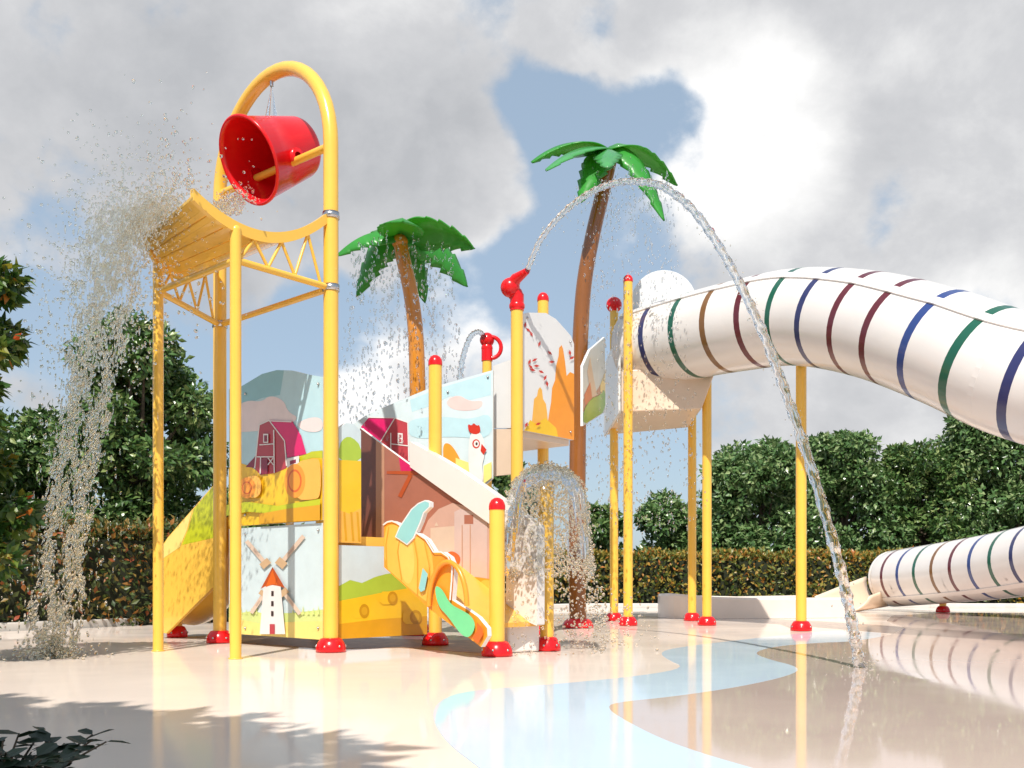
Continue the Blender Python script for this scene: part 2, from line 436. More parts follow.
def shrub(cx, cy, h, r, n, seed):
    global rng
    rng = np.random.default_rng(seed); rd = random.Random(seed)
    root = thing('leafy_plant', (cx, cy, 0), 'low dark leafy plant in the shaded front left corner', 'plant')
    st = MB(); P = []; Dn = []; N = []
    for i in range(n):
        a = rd.random()*2*PI; lean = rd.uniform(.1, 1)*r; hh = h*rd.uniform(.55, 1)
        tip = Vector((cx+math.cos(a)*lean, cy+math.sin(a)*lean, hh))
        st.tube([(cx+math.cos(a)*.03, cy+math.sin(a)*.03, 0), (cx+math.cos(a)*lean*.5, cy+math.sin(a)*lean*.5, hh*.65), tip], [.007, .005, .003], BARK, 5)
        for j in range(9):
            f = .45+.55*j/8
            q = Vector((cx+math.cos(a)*lean*f, cy+math.sin(a)*lean*f, hh*(f*1.3-.3*f*f)))
            b = rd.random()*2*PI
            P.append(q); Dn.append((math.cos(b), math.sin(b), rd.uniform(-.1, .5))); N.append((rd.uniform(-.3, .3), rd.uniform(-.3, .3), 1))
    st.build('stems', root)
    scatter('leaves', [(0, 0, 0), (.3, .3, .03), (.3, -.3, .03), (.75, .3, 0), (.75, -.3, 0), (1, 0, -.1), (.5, 0, -.03)], [(0, 6, 1), (0, 2, 6), (1, 6, 3), (2, 4, 6), (3, 6, 5), (6, 4, 5)],
            leaf_frames(np.array(Dn), .062+.04*rng.random(len(P)), np.array(N)), np.array([tuple(p) for p in P]), PLANTL, root, smooth=False)
shrub(-1.68, 3.25, .285, .36, 46, 3)

# ================================================================== BUCKET TOWER
bt = thing('bucket_tower', (-3.0, 11.4, 0), 'tall yellow arch with a curved slatted chute on two thin front posts', 'play structure')
r_ = .083; mid = (A+B)/2; Rr = (A-B).length/2; zs = 6.9-Rr-r_
path = [(A.x, A.y, .02), (A.x, A.y, 2), (A.x, A.y, zs*.8)]
for i in range(25):
    a = PI*i/24
    p = mid+u_*Rr*math.cos(a); path.append((p.x, p.y, zs+Rr*math.sin(a)))
path += [(B.x, B.y, zs*.8), (B.x, B.y, 2), (B.x, B.y, .02)]
arch = MB().tube(path, r_, YEL, 24).build('arch', bt)
flange_at(arch, A.x, A.y, r_); flange_at(arch, B.x, B.y, r_)
def Zc(t): return 4.36+(.70 if t < .85 else .66)*(t-.85)**2
def near(t, o=0): p = B+(D_-B)*t; return Vector((p.x, p.y, Zc(t)+o))
def far(t, o=0):
    t2 = t if t < 1 else 1+(t-1)*.45
    p = A+(C_-A)*t2; return Vector((p.x, p.y, Zc(t)+o))
for P in (C_, D_):
    o = MB().tube([(P.x, P.y, 0), (P.x, P.y, 4.34)], .058, YEL, 20).ball((P.x, P.y, 4.34), .058, YEL, 16, 8).build('support_post', bt)
    MB().lathe([(.001, 0), (.072, 0), (.072, .012), (.058, .012)], (P.x, P.y, 0), (0, 0, 1), YEL).build('foot_plate', o)
TS, TE, NSL = .10, 1.40, 8
fl = MB()
for i in range(NSL):
    a = TS+(TE-TS)*i/NSL+.006; b = TS+(TE-TS)*(i+1)/NSL-.006
    for j in range(3):
        t0 = a+(b-a)*j/3; t1 = a+(b-a)*(j+1)/3
        p = [near(t0, -.03), far(t0, -.03), far(t1, -.03), near(t1, -.03), near(t0), far(t0), far(t1), near(t1)]
        fl.hexa(p, YEL)
fl.build('chute_floor', bt)
for fn in (near, far):
    rl = MB(); n = 26; nrm = (D_-B).normalized(); sd = Vector((nrm.y, -nrm.x, 0))*.03
    if fn is far: sd = -sd
    pr = None
    for i in range(n):
        t0 = .04+(TE-.04)*i/n; t1 = .04+(TE-.04)*(i+1)/n
        a, b = fn(t0), fn(t1)
        lo, hi = Vector((0, 0, -.065)), Vector((0, 0, .05))
        rl.hexa([a+lo-sd, b+lo-sd, b+lo+sd, a+lo+sd, a+hi-sd, b+hi-sd, b+hi+sd, a+hi+sd], YEL)
    rl.build('side_rail', bt)
zc = 4.04
for p, q, nm in ((B, D_, 1), (A, C_, 1), (A, B, 0), (C_, D_, 0)):
    MB().tube([(p.x, p.y, zc), (q.x, q.y, zc)], .036, YEL, 14).build('frame_beam', bt)
    if nm:
        fn = near if p is B else far
        for i in range(3):
            ta, tb, tm = .12+.28*i, .12+.28*(i+1), .12+.28*(i+.5)
            top = fn(tm, -.05)
            for tt in (ta, tb):
                q2 = p+(q-p)*tt
                MB().tube([(q2.x, q2.y, zc+.02), tuple(top)], .017, YEL, 10).build('brace', bt)
for P, zz in ((B, zc), (B, Zc(0.02)), (A, zc), (A, Zc(.02))):
    MB().lathe([(.082, -.035), (.094, -.035), (.094, .035), (.082, .035)], (P.x, P.y, zz), (0, 0, 1), STEEL).build('clamp', bt)
MB().tube([(A.x, A.y, 5.70), (B.x, B.y, 5.62)], .045, YEL, 16).build('pivot_bar', bt)
top = Vector((mid.x, mid.y, 6.9-2*r_))
k = MB().tube([top+Vector((0, 0, .03)), top+Vector((0, 0, -.06))], .022, STEEL, 10)
k.lathe([(.012, 0), (.02, -.1), (.05, -.25), (.085, -.42)], top+Vector((0, 0, -.05)), (0, 0, 1), WATER, 14)
k.build('filler_spout', bt)

# tipping bucket
ax = Vector((-v_.x*.88, -v_.y*.88, -.47)).normalized()
bc = Vector((mid.x, mid.y, 5.86))+Vector((.05, -.03, 0))
bk = thing('tipping_bucket', tuple(Vector((mid.x, mid.y, 5.0))), 'big glossy red bucket tipped over on its bar inside the yellow arch', 'bucket')
BS = .83
prof_o = [(.001, -.56), (.30, -.555), (.37, -.54), (.405, -.50), (.425, -.45), (.50, .0), (.575, .46), (.60, .47), (.605, .50), (.585, .52)]
prof_i = [(.585, .52), (.555, .50), (.54, .45), (.47, .0), (.395, -.44), (.37, -.48), (.001, -.50)]
MB().lathe([(r*BS, h*BS) for r, h in prof_o+prof_i[1:]], bc, ax, RED, 48).build('bucket_body', bk)
for sgn in (1, -1):
    q = bc+Vector((u_.x, u_.y, 0))*sgn*.42; q.z = 5.70
    MB().lathe([(.09, -.05), (.09, .05), (.045, .05)], q, (u_.x*sgn, u_.y*sgn, 0), RED, 18).build('bearing', bk)

# ================================================================== MURAL COLOURS
def P_(n, r, g, b, k=.88): return mat('print_'+n, tuple(min(.85, c*k) for c in c255(r, g, b)), .3, .5, coat=.15, noise=.05, nscale=5)
SKYB = P_('pale_blue', 190, 224, 232); TEAL = P_('teal', 150, 200, 208); CLOUD = P_('cloud', 240, 224, 222); SKYW = P_('sky_white', 212, 228, 232)
YEL2 = P_('field_yellow', 248, 200, 40); LIME = P_('lime', 200, 205, 30); YELP = P_('pale_yellow', 252, 226, 130); ORG = P_('orange', 250, 158, 48); ORG2 = P_('light_orange', 252, 188, 80); ORGD = P_('deep_orange', 225, 105, 35)
MAG = P_('magenta', 222, 22, 105); BRED = P_('barn_red', 186, 62, 72); MARO = P_('maroon', 140, 30, 60); PWH = P_('white', 236, 231, 228); GRN = P_('grass', 178, 205, 70); GRN2 = P_('grass_pale', 214, 226, 140)
BRN = P_('mural_brown', 176, 112, 92); BRNSHADE = P_('mural_shaded_brown', 120, 70, 56); BRNL = P_('mural_light_brown', 200, 150, 120); TAN = P_('tan', 222, 198, 178); SILO = P_('silo', 214, 190, 184); HORN = P_('stem', 150, 208, 206); LEAFG = P_('leaf', 120, 215, 150); REDP = P_('red', 205, 50, 35); PINK = P_('pink', 240, 205, 200); ROOF = P_('roof', 190, 84, 35)
DARKP = P_('dark', 60, 40, 40)

# ================================================================== PLAY TOWER
pt = thing('play_tower', (-1.6, 12.4, 0), 'painted farm playhouse with barn, windmill and pumpkin panels and a short orange slide', 'play structure')
AB = Plane(tuple(B), tuple(A))
def zline(pl, x, z):   # pixel row where height z shows on this plane
    q, _ = pl.px(x, 500); d = pl.p.y+pl.t.y*q; return HOR-(z-EYE)*F_PX/d
b = Board(AB, .05)
zb = 1.47
b.base([(229, 389), (242, 386), (252, 380), (262, 374), (277, 370), (292, 370.5), (306, 374), (323, 377), (323, zline(AB, 323, zb)), (229, zline(AB, 229, zb))], SKYB, edge=OFFW)
b.art([(229, 389), (242, 386), (252, 380), (262, 374), (277, 370), (284, 370.4), (280, 395), (262, 398), (244, 405), (229, 410)], TEAL)
b.art(smooth_poly([(229, 412), (246, 400), (262, 402), (270, 395), (284, 400), (288, 412), (300, 418), (284, 428), (250, 432), (229, 432)]), CLOUD)
b.art(smooth_poly([(296, 424), (310, 417), (323, 418), (323, 432), (305, 432)]), CLOUD)
b.art([(229, 468), (240, 463), (250, 466), (262, 474), (280, 470), (300, 456), (312, 452), (323, 451), (323, zline(AB, 323, zb)), (229, zline(AB, 229, zb))], YEL2)
b.art([(296, 459), (312, 451.5), (323, 450.5), (323, 458), (312, 458), (300, 463)], LIME)
b.art([(246, 467), (257, 455), (259, 468)], MARO)
b.art([(255, 468), (260, 425), (270, 420.5), (285.5, 441), (287, 468), (276, 473), (261, 475)], BRED)
b.art([(270, 420), (293, 421.5), (302, 436), (307, 454), (288, 458), (285.5, 441)], MAG)
for p, q in (((260, 425), (255.5, 468)), ((260, 425), (270, 420.5)), ((270, 420.5), (285.5, 441)), ((285.5, 441), (287.5, 466)), ((260.5, 445), (275, 444)), ((258, 457), (275, 457)), ((275, 430), (275.5, 473)), ((262, 457), (261.5, 474)), ((270, 421), (293, 422))): b.line(p, q, 1.1, PWH)
b.art([(262.5, 459), (269, 459), (269, 474), (262.5, 474.5)], MARO)
b.line((269.5, 458), (275, 465), .9, PWH); b.line((269.5, 465), (275, 458), .9, PWH)
b.art([(265, 434), (270, 434), (270, 443), (265, 443)], PWH); b.art([(266, 435.5), (269, 435.5), (269, 442), (266, 442)], MARO)
b.art([(289, 459), (301, 456), (301, 463), (289, 468)], PWH); b.art([(292, 461), (298, 459.5), (298, 463), (292, 465)], MARO)
b.art(smooth_poly([(294, 463), (318, 458), (323, 462), (323, 497), (316, 500), (296, 500)]), ORG2); b.oval((297, 481), 10.5, 17, ORG); b.oval((297, 481), 7, 11.5, ORGD); b.oval((297, 481), 5.6, 9.4, ORG)
b.art(smooth_poly([(246, 478), (258, 475), (264, 480), (263, 497), (250, 499)]), ORG2); b.oval((249.5, 488), 8.5, 10.5, ORG); b.oval((249.5, 488), 5, 6.4, ORGD); b.oval((249.5, 488), 4, 5.2, ORG)
b.art([(229, 505), (250, 502), (280, 506), (323, 499), (323, 512), (280, 514), (250, 512), (229, 516)], LIME)
b.art([(262, 514), (290, 509), (323, 505), (323, zline(AB, 323, zb)), (262, zline(AB, 262, zb)-.5)], P_('ochre', 226, 166, 30))
b.bolts([(246, 394), (319, 384), (319, 510), (246, 515)]).build('barn_panel', pt)
b = Board(AB, .05)
zt, zl = 1.44, .13
X0, X1 = 229, 323
def yy(x, z): return zline(AB, x, z)
b.base([(X0, yy(X0, zt)), (X1, yy(X1, zt)), (X1, yy(X1, zl)), (X0, yy(X0, zl))], SKYW, edge=YEL)
b.art([(X0, yy(X0, .50)), (240, 613), (252, 611), (262, 613), (290, 613), (310, 611), (X1, yy(X1, .47)), (X1, yy(X1, zl)), (X0, yy(X0, zl))], GRN2)
b.art([(X0, yy(X0, .33)), (262, 624), (290, 622), (X1, yy(X1, .34)), (X1, yy(X1, zl)), (X0, yy(X0, zl))], YELP)
for i in range(18):
    x = 230+i*5.2; y = 612.5
    if 261 < x < 288: continue
    b.art([(x, y+2), (x+1.2, y-3-2*(i % 3)), (x+2.4, y+2)], GRN2)
for p, q, w in (((280, 566), (305, 536), 5), ((269, 566), (248, 541), 5), ((267, 592), (253, 613), 4.5), ((284, 590), (302, 614), 4.5)):
    b.line(p, q, w*.85, TAN); b.line(p, ((p[0]*.8+q[0]*.2), (p[1]*.8+q[1]*.2)), w+5, P_('sail_hub', 208, 174, 136))
    b.line(((p[0]*.6+q[0]*.4), (p[1]*.6+q[1]*.4)), (p[0]*.35+q[0]*.65, p[1]*.35+q[1]*.65), w*.3, P_('sail_slat', 206, 178, 160))
b.art([(266, 585), (283, 585), (287.5, 634), (262, 634)], PWH)
b.art([(263, 589), (275, 567), (287.5, 588), (281, 586), (275, 585), (268, 586)], ROOF); b.art([(268, 587), (275, 570), (280, 585), (275, 584.5)], ORGD)
for y in (591, 601, 611): b.art([(273.8, y), (276.2, y), (276.2, y+5), (273.8, y+5)], DARKP)
b.art([(272.5, 624), (277.5, 624), (277.5, 634), (272.5, 634)], BRED)
b.bolts([(246, 534), (319, 530), (319, 628), (246, 628)]).build('windmill_panel', pt)
# side between the arch leg and the hidden back post
BE = Plane(tuple(B), tuple(E))
b = Board(BE, .05)
y2 = lambda x, z: zline(BE, x, z)
b.base([(339, 428), (346, 423), (354, 424), (361, 431), (361, y2(361, 1.22)), (339, y2(339, 1.22))], SKYW, edge=OFFW)
b.art(smooth_poly([(339, 445), (345, 437), (352, 437), (361, 446), (361, 462), (339, 462)], 1), GRN)
b.art([(339, 460), (361, 461), (361, y2(361, 1.22)), (339, y2(339, 1.22))], YEL2)
b.art([(339, 510), (350, 514), (361, 508), (361, y2(361, 1.22)), (339, y2(339, 1.22))], ORG2)
for x in (344, 351, 357): b.line((x, 512), (x+2, 541), 2.2, P_('ochre', 226, 166, 30))
b.build('field_panel', pt)
b = Board(BE, .05)
b.base([(339, y2(339, 1.19)), (427, y2(427, 1.19)), (427, y2(427, .14)), (339, y2(339, .14))], SKYW, edge=YEL)
b.art([(339, 586), (350, 580), (362, 583), (375, 577), (386, 574), (400, 572), (427, 570), (427, y2(427, .14)), (339, y2(339, .14))], GRN)
b.art([(339, 601), (360, 597), (385, 592), (427, 585), (427, y2(427, .14)), (339, y2(339, .14))], YEL2)
b.art([(339, 624), (380, 619), (427, 616), (427, y2(427, .14)), (339, y2(339, .14))], P_('ochre', 226, 166, 30))
for c, rx, ry in (((364, 611), 5, 7), ((392, 598), 5, 6.5), ((415, 617), 6, 7)):
    b.art(smooth_poly([(c[0]-13, c[1]-ry), (c[0], c[1]-ry), (c[0], c[1]+ry), (c[0]-13, c[1]+ry)], 1), YEL2); b.oval(c, rx, ry, P_('bale', 205, 150, 20)); b.oval(c, rx*.6, ry*.6, P_('bale_light', 222, 170, 35))
b.build('hay_panel', pt)
# near stair wall: the pumpkin
w0 = Vector((-1.72, 11.41)); wd = -u_
NP = Plane(tuple(w0), tuple(w0+wd))
b = Board(NP, .06)
pump = [(384, 567), (384, 525), (388, 522), (393, 521), (398, 523), (402, 526), (408, 530), (418, 533), (427, 539), (432, 547), (435, 552), (443, 552), (450, 557), (454, 567), (453.5, 582), (452, 600), (458, 604), (468, 610), (478, 617), (487, 628), (487.5, 636), (481, 647), (432, 611), (405, 586)]
b.base(pump, ORG, edge=PWH)
def shrink(P, k):
    out = []; n = len(P)
    P = P if sum(P[i-1][0]*P[i][1]-P[i][0]*P[i-1][1] for i in range(n)) > 0 else P[::-1]
    for i in range(n):
        a, c, d = Vector(P[i-1]), Vector(P[i]), Vector(P[(i+1) % n])
        e = ((c-a).normalized()+(d-c).normalized()); e.normalize()
        out.append((c.x-e.y*k, c.y+e.x*k))
    return out
b.art(smooth_poly([(384.5, 528), (392, 524), (401, 527), (412, 533), (425, 541), (432, 552), (434, 575), (433, 606), (420, 597), (400, 580), (384.5, 566)], 1), ORG2)
b.art(smooth_poly([(397, 534), (408, 533), (414, 548), (415, 570), (410, 586), (402, 579), (399, 556)]), P_('pumpkin_light', 253, 200, 98))
for P in (((389, 527), (386, 545), (387, 566)), ((401, 531), (398, 552), (402, 580)), ((414, 537), (418, 560), (418, 594)), ((425, 542), (430, 566), (430, 604))):
    b.line(P[0], P[1], .9, ORG); b.line(P[1], P[2], .9, ORG)
for p, q in zip(pump[1:15], pump[2:16]): b.line(p, q, 1.5, PWH)
b.art(smooth_poly([(436, 585), (444, 588), (452, 604), (464, 610), (474, 616), (478, 626), (472, 638), (463, 635), (450, 616), (440, 606)]), LEAFG)
b.art([(479, 622), (485, 629), (485, 635), (480, 643), (474, 638), (479, 630)], ORGD)
b.art([(425, 568), (430, 574), (427, 590), (423, 592), (421, 588)], HORN)
horn = [(395, 537), (399, 527), (405, 518), (411, 509), (418, 503), (425, 500), (430, 502), (430, 507), (424, 513), (421, 522), (417, 531), (414, 538), (407, 545)]
bb = Board(Plane(tuple(w0-v_*-.0), tuple(w0+wd), .02), .05); bb.base(horn, PWH, edge=PWH); bb.art(shrink(horn, 1.2), HORN)
ob = b.build('pumpkin_panel', pt); bb.build('stem', ob)
# hoop handle
ring = []
for i in range(19):
    a = PI*i/18
    q, z = NP.px(451-19*math.cos(a), 606-44*math.sin(a)); ring.append(NP.w(q, z, .045))
MB().tube(ring, .027, ORG, 12).build('hoop_handle', pt)
# far stair wall with its brown mural
f0 = E-v_*.12
FP = Plane(tuple(f0), tuple(f0+wd))
b = Board(FP, .05)
b.base([(360, 428), (384, 446), (410, 465), (491, 523), (500, 530), (500, 606), (430, 585), (384, 560), (360, 548)], BRN, edge=OFFW)
b.art([(360, 428.4), (376, 440), (376, 556), (360, 548)], BRNSHADE)  # dark end: shade of the tower interior painted as deeper brown
b.art([(376, 440), (384.5, 446.4), (384.5, 560), (376, 556)], BRNL)
b.art([(399, 457.3), (414, 468), (414, 471), (401, 472)], MAG)
b.art([(387, 471), (418, 471), (418, 475), (387, 474)], ROOF); b.line((411, 475), (400, 497), 4, ROOF)
b.art(smooth_poly([(418, 545), (432, 512), (460, 500), (499, 530), (499, 605), (430, 584)], 1), P_('mural_pale', 212, 172, 156))
b.art([(431, 528), (455, 526), (455, 556), (431, 554)], TAN); b.art([(435, 526), (437, 522), (439, 526)], TAN)
b.art([(455, 512), (461, 509), (474, 512), (488, 522.5), (488, 580), (455, 580)], SILO); b.art([(465, 515), (474, 515), (474, 524), (465, 524)], BRN)
b.line((471, 525), (471, 580), .8, BRNL); b.line((463, 525), (463, 580), .8, BRNL)
b.art(smooth_poly([(445, 556), (452, 550), (462, 556), (460, 566), (447, 566)]), ORGD)
b.art(smooth_poly([(448, 580), (470, 576), (499, 580), (499, 604), (470, 596), (448, 590)], 1), ORG); b.art(smooth_poly([(480, 580), (494, 580), (496, 600), (482, 598)]), ORG2)
b.build('mural_wall', pt)
b = Board(Plane(tuple(f0), tuple(f0+wd), .05), .14)
b.base([(409, 441), (430, 452.5), (443, 460), (461, 471), (505, 502), (537, 525), (537, 626), (506, 612), (506, 536), (491, 525), (410, 467)], WHITE)
b.build('handrail_wall', pt, bevel=.02)
# orange slide bed between the two walls, and the white landing block at its foot
bd = MB(); nb = 14
def bedz(f): return 1.235-.555*(.48+1.22*f)
for i in range(nb):
    f0_, f1_ = i/nb, (i+1)/nb
    a = w0+wd*(.48+1.22*f0_)+v_*.04; c = w0+wd*(.48+1.22*f1_)+v_*.04; wv = v_*1.15
    bd.hexa([(*p, z) for p, z in ((a, bedz(f0_)), (c, bedz(f1_)), (c+wv, bedz(f1_)), (a+wv, bedz(f0_)))]+[(*p, z) for p, z in ((a, bedz(f0_)+.05), (c, bedz(f1_)+.05), (c+wv, bedz(f1_)+.05), (a+wv, bedz(f0_)+.05))], ORG2)
bd.build('slide_bed', pt)
MB().slab([(-.04, 10.93), (.31, 11.16), (.02, 11.62), (-.34, 11.4)], .004, .31, WHITE).build('landing_block', pt, bevel=.02)
# rear sloping wall with the rooster
RP = Plane((-2.3, 13.7), (-.25, 13.3))
b = Board(RP, .05)
b.base([(341, 434), (352, 425), (365, 416), (382, 408), (430, 388), (493, 370), (493, 478), (480, 490), (430, 478), (380, 462), (341, 455)], SKYW, edge=OFFW)
b.art([(410, 400), (440, 388), (491, 373), (491, 395), (470, 400), (450, 396), (430, 406), (412, 412)], SKYB)
b.art(smooth_poly([(444, 402), (458, 394), (470, 402), (484, 400), (480, 410), (455, 411)]), PINK)
b.art(smooth_poly([(405, 420), (440, 416), (470, 420), (492, 412), (492, 440), (450, 436), (410, 440)]), SKYB)
b.art([(361, 427), (369, 417.5), (395, 418), (380.5, 441), (372, 436)], MAG)
b.art([(380, 442), (395, 418), (408, 422.5), (409.5, 462), (396, 458)], BRED)
for p, q in (((395, 418), (380.5, 442)), ((395, 418), (408, 422.5)), ((408, 422.5), (409, 461)), ((391, 433), (391, 450)), ((391, 444), (409, 446)), ((369, 417.5), (395, 418))): b.line(p, q, 1, PWH)
b.art([(398, 433), (403, 433.5), (403, 443.5), (398, 443)], PWH); b.art([(399.3, 434.5), (401.8, 435), (401.8, 438), (399.3, 437.7)], BRED); b.art([(399.3, 439), (401.8, 439.3), (401.8, 442.3), (399.3, 442)], BRED)
b.art(smooth_poly([(443, 444), (450, 443), (458, 454), (464, 468), (455, 470), (444, 464)]), ORG); b.art([(456, 458), (470, 463), (470, 482), (456, 478)], YELP)
b.art(smooth_poly([(469, 480), (469, 440), (473, 431), (480, 431), (485, 442), (485, 456), (482, 466), (484, 480), (480, 489)]), PWH)
b.art(smooth_poly([(469, 432), (468, 424), (472, 426), (474, 423), (477, 426), (480, 425), (481, 433), (475, 435)], 1), REDP)
b.oval((476.5, 444), 3.8, 4.6, REDP); b.oval((476.7, 444), 2.6, 3.3, PWH); b.oval((477, 444), 1.1, 1.5, DARKP)
b.art([(482, 444), (487, 450), (484, 455), (481, 451)], REDP); b.art([(484, 466), (492, 462), (492, 478), (484, 484)], YELP)
b.bolts([(488, 377), (488, 470), (448, 392)]).build('rooster_panel', pt)
hid = A+v_*1.57
post(pt, E.x, E.y, 0, zline(Plane(tuple(E), tuple(E+Vector((1, 0)))), 435, 0)*0+EYE+(HOR-364)*E.y/F_PX)
post(pt, Fp.x, Fp.y, 0, EYE+(HOR-508)*Fp.y/F_PX)
post(pt, hid.x, hid.y, 0, 2.4)
dk = [B+v_*.1-wd*.1, B+v_*1.47-wd*.1, A+v_*1.47+wd*.1, A+v_*.1+wd*.1]
MB().slab([tuple(p) for p in dk], 1.16, 1.3, YEL).build('deck', pt)

# yellow side slide leaving the playhouse to the left
ys = thing('side_slide', (-4.3, 13.3, 0), 'yellow and lime side slide running down behind the thin left post', 'slide')
SP = Plane(tuple(A+u_*.1), tuple(A+u_*2))
b = Board(SP, .05)
side = [(217, 481), (190, 512), (168, 537), (160, 549), (160, 632), (166, 633.5), (217, 583)]
b.base(side, YEL, edge=YEL)
b.art([(217, 482), (194, 509), (188, 530), (182, 545), (200, 541), (217, 537)], LIME)
b.art([(192, 511), (168, 538), (161, 549), (161, 560), (180, 547), (187, 530)], YELP)
b.build('side_panel', ys, bevel=.008)
ch = MB(); n = 16; pts = []
for i in range(n+1):
    f = i/n; s = .0+1.75*f
    base = A+u_*(s)+v_*.62
    z = 1.02*(1-f)**1.25+.10
    pts.append((base, z))
for th, sgn in ((.50, 1), (.455, -1)):
    vs = []; fs = []; m_ = 14
    for base, z in pts:
        for j in range(m_+1):
            a = PI+PI*j/m_
            q = base+v_*(math.cos(a)*th)
            vs.append((q.x, q.y, z+.5+math.sin(a)*(th*.9)))
    for i in range(n):
        for j in range(m_):
            f = [i*(m_+1)+j, i*(m_+1)+j+1, (i+1)*(m_+1)+j+1, (i+1)*(m_+1)+j]
            fs.append(f if sgn > 0 else f[::-1])
    ch.add(vs, fs, YEL, True)
ch.build('chute', ys)
q = A+u_*1.55+v_*.25
post(ys, q.x, q.y, 0, .5, .07, cap=None, name='leg')

# ================================================================== RAISED DECK (leaf panel)
rd_ = thing('raised_deck', (.2, 14.0, 0), 'raised deck on yellow posts with a white panel of orange trees and red leaves', 'play structure')
HP = Plane(tuple(H), (.89, 14.3))
b = Board(HP, .05)
b.base([(522, 315), (528, 312.5), (546, 313), (556, 319), (565, 329), (571, 336), (574, 344), (574, 440), (522, 430)], OFFW)
b.art([(531, 431.5), (533, 410), (534, 399), (537, 396), (538, 390), (540, 387), (542, 390), (543, 399), (546, 404), (547, 412), (549, 435)], ORG2)
b.art([(546, 434.5), (548, 420), (551, 402), (552, 388), (555, 380), (556, 366), (558.5, 356), (559, 348), (561.5, 345), (563, 349), (565, 362), (566.5, 376), (570, 372), (574, 374), (574, 440)], ORG)
b.art([(524, 430.5), (530, 420), (536, 424), (545, 418), (556, 428), (558, 437)], YEL2)
rdm = random.Random(3)
for (x, y) in ((528, 330), (525, 325), (531, 334), (539, 344), (529, 362), (532, 370), (536, 366), (534, 360), (530, 367), (549, 353), (551, 362), (569, 353), (571, 358), (546, 384), (544, 378), (540, 372), (525, 425), (537, 424)):
    a = rdm.random()*PI; l = 3.1; w = 1.3
    b.art([(x+math.cos(a)*l, y+math.sin(a)*l), (x-math.sin(a)*w, y+math.cos(a)*w), (x-math.cos(a)*l, y-math.sin(a)*l), (x+math.sin(a)*w, y-math.cos(a)*w)], REDP)
b.bolts([(527, 318), (570, 342), (570, 432), (527, 425)]).build('leaf_panel', rd_)
HL = Plane(tuple(H), tuple(H+u_*1))
b = Board(HL, .05)
b.base([(493, 366), (512, 359), (512, 428), (493, 428)], OFFW); b.build('side_board', rd_)
b = Board(HL, .05); b.base([(493, 429), (512, 429), (512, 474), (493, 476)], CREAMP); b.build('skirt_board', rd_)  # cream tone of the skirt holds the shade on this lower fascia
hv = (Vector((.89, 14.3))-H).normalized()
cor = [H+hv*.03+u_*.06, H+hv*1.25+u_*.06, H+hv*1.25+u_*1.4, H+hv*.03+u_*1.4]
MB().slab([tuple(p) for p in cor], 2.72, 2.84, CREAMP).build('deck', rd_, bevel=.01)
post(rd_, H.x, H.y, 0, 4.40, cap=None)
post(rd_, I_.x, I_.y, 0, EYE+(HOR-300)*I_.y/F_PX)
BR = Plane((1.08, 15.0), (1.62, 17.3))
b = Board(BR, .04)
b.base([(583, 366), (590, 350), (597, 344), (605, 337), (605, 412), (594, 419), (583, 426)], SKYW, edge=OFFW)
b.art([(583, 400), (590, 388), (596, 392), (600, 385), (605, 380), (605, 392), (596, 404), (583, 412)], BRN)
b.art([(587, 372), (590, 357), (594, 380), (597, 395), (591, 398)], TAN); b.art([(584, 395), (590, 382), (592, 398), (585, 406)], REDP)
b.art([(600, 385), (605, 372), (605, 400), (600, 402)], YELP)
b.art(smooth_poly([(583, 425), (583, 411), (590, 399), (600, 395), (605, 388), (605, 411), (594, 418)], 1), P_('hill_green', 110, 180, 40))
b.build('bridge_panel', rd_)

# ================================================================== SLIDE TOWER
st = thing('slide_tower', (2.7, 18.6, 0), 'slim yellow post tower with a shade-toned cream tub deck where the tube slide starts', 'play structure')
post(st, J.x, J.y, 0, EYE+(HOR-310)*J.y/F_PX, ball=True)
post(st, K.x, K.y, 0, EYE+(HOR-281)*K.y/F_PX)
post(st, L_.x, L_.y, 0, 4.3, cap=None); post(st, M_.x, M_.y, 0, 4.45, cap=None)
k = MB()
z0, z1 = 3.76, 4.5
k.hexa([(1.93, 17.62, z0), (3.28, 17.3, z0), (3.42, 19.4, z0), (1.93, 20.4, z0), (1.93, 17.62, z1), (3.55, 17.3, z1), (3.7, 19.4, z1), (1.93, 20.4, z1)], CREAMP)  # shade under the tube and warm bounce put into the cream colour
k.build('tub_deck', st, bevel=.02)
MB().hexa([(1.88, 17.7, 3.74), (1.925, 17.7, 3.74), (1.925, 20.5, 3.74), (1.88, 20.5, 3.74), (1.88, 17.7, 5.2), (1.925, 17.7, 5.2), (1.925, 20.5, 5.2), (1.88, 20.5, 5.2)], OFFW).build('side_board', st, bevel=.01)
FROST = mat('frosted_white', (.72, .73, .74), .4, noise=.02)
TP = Plane((2.0, 18.9), (4, 18.9)); b = Board(TP, .05)
b.base([(664+33*math.cos(PI*i/16), 303-33*math.sin(PI*i/16)) for i in range(17)]+[(631, 360), (697, 360)], FROST); b.build('arched_hood', st, bevel=.01)

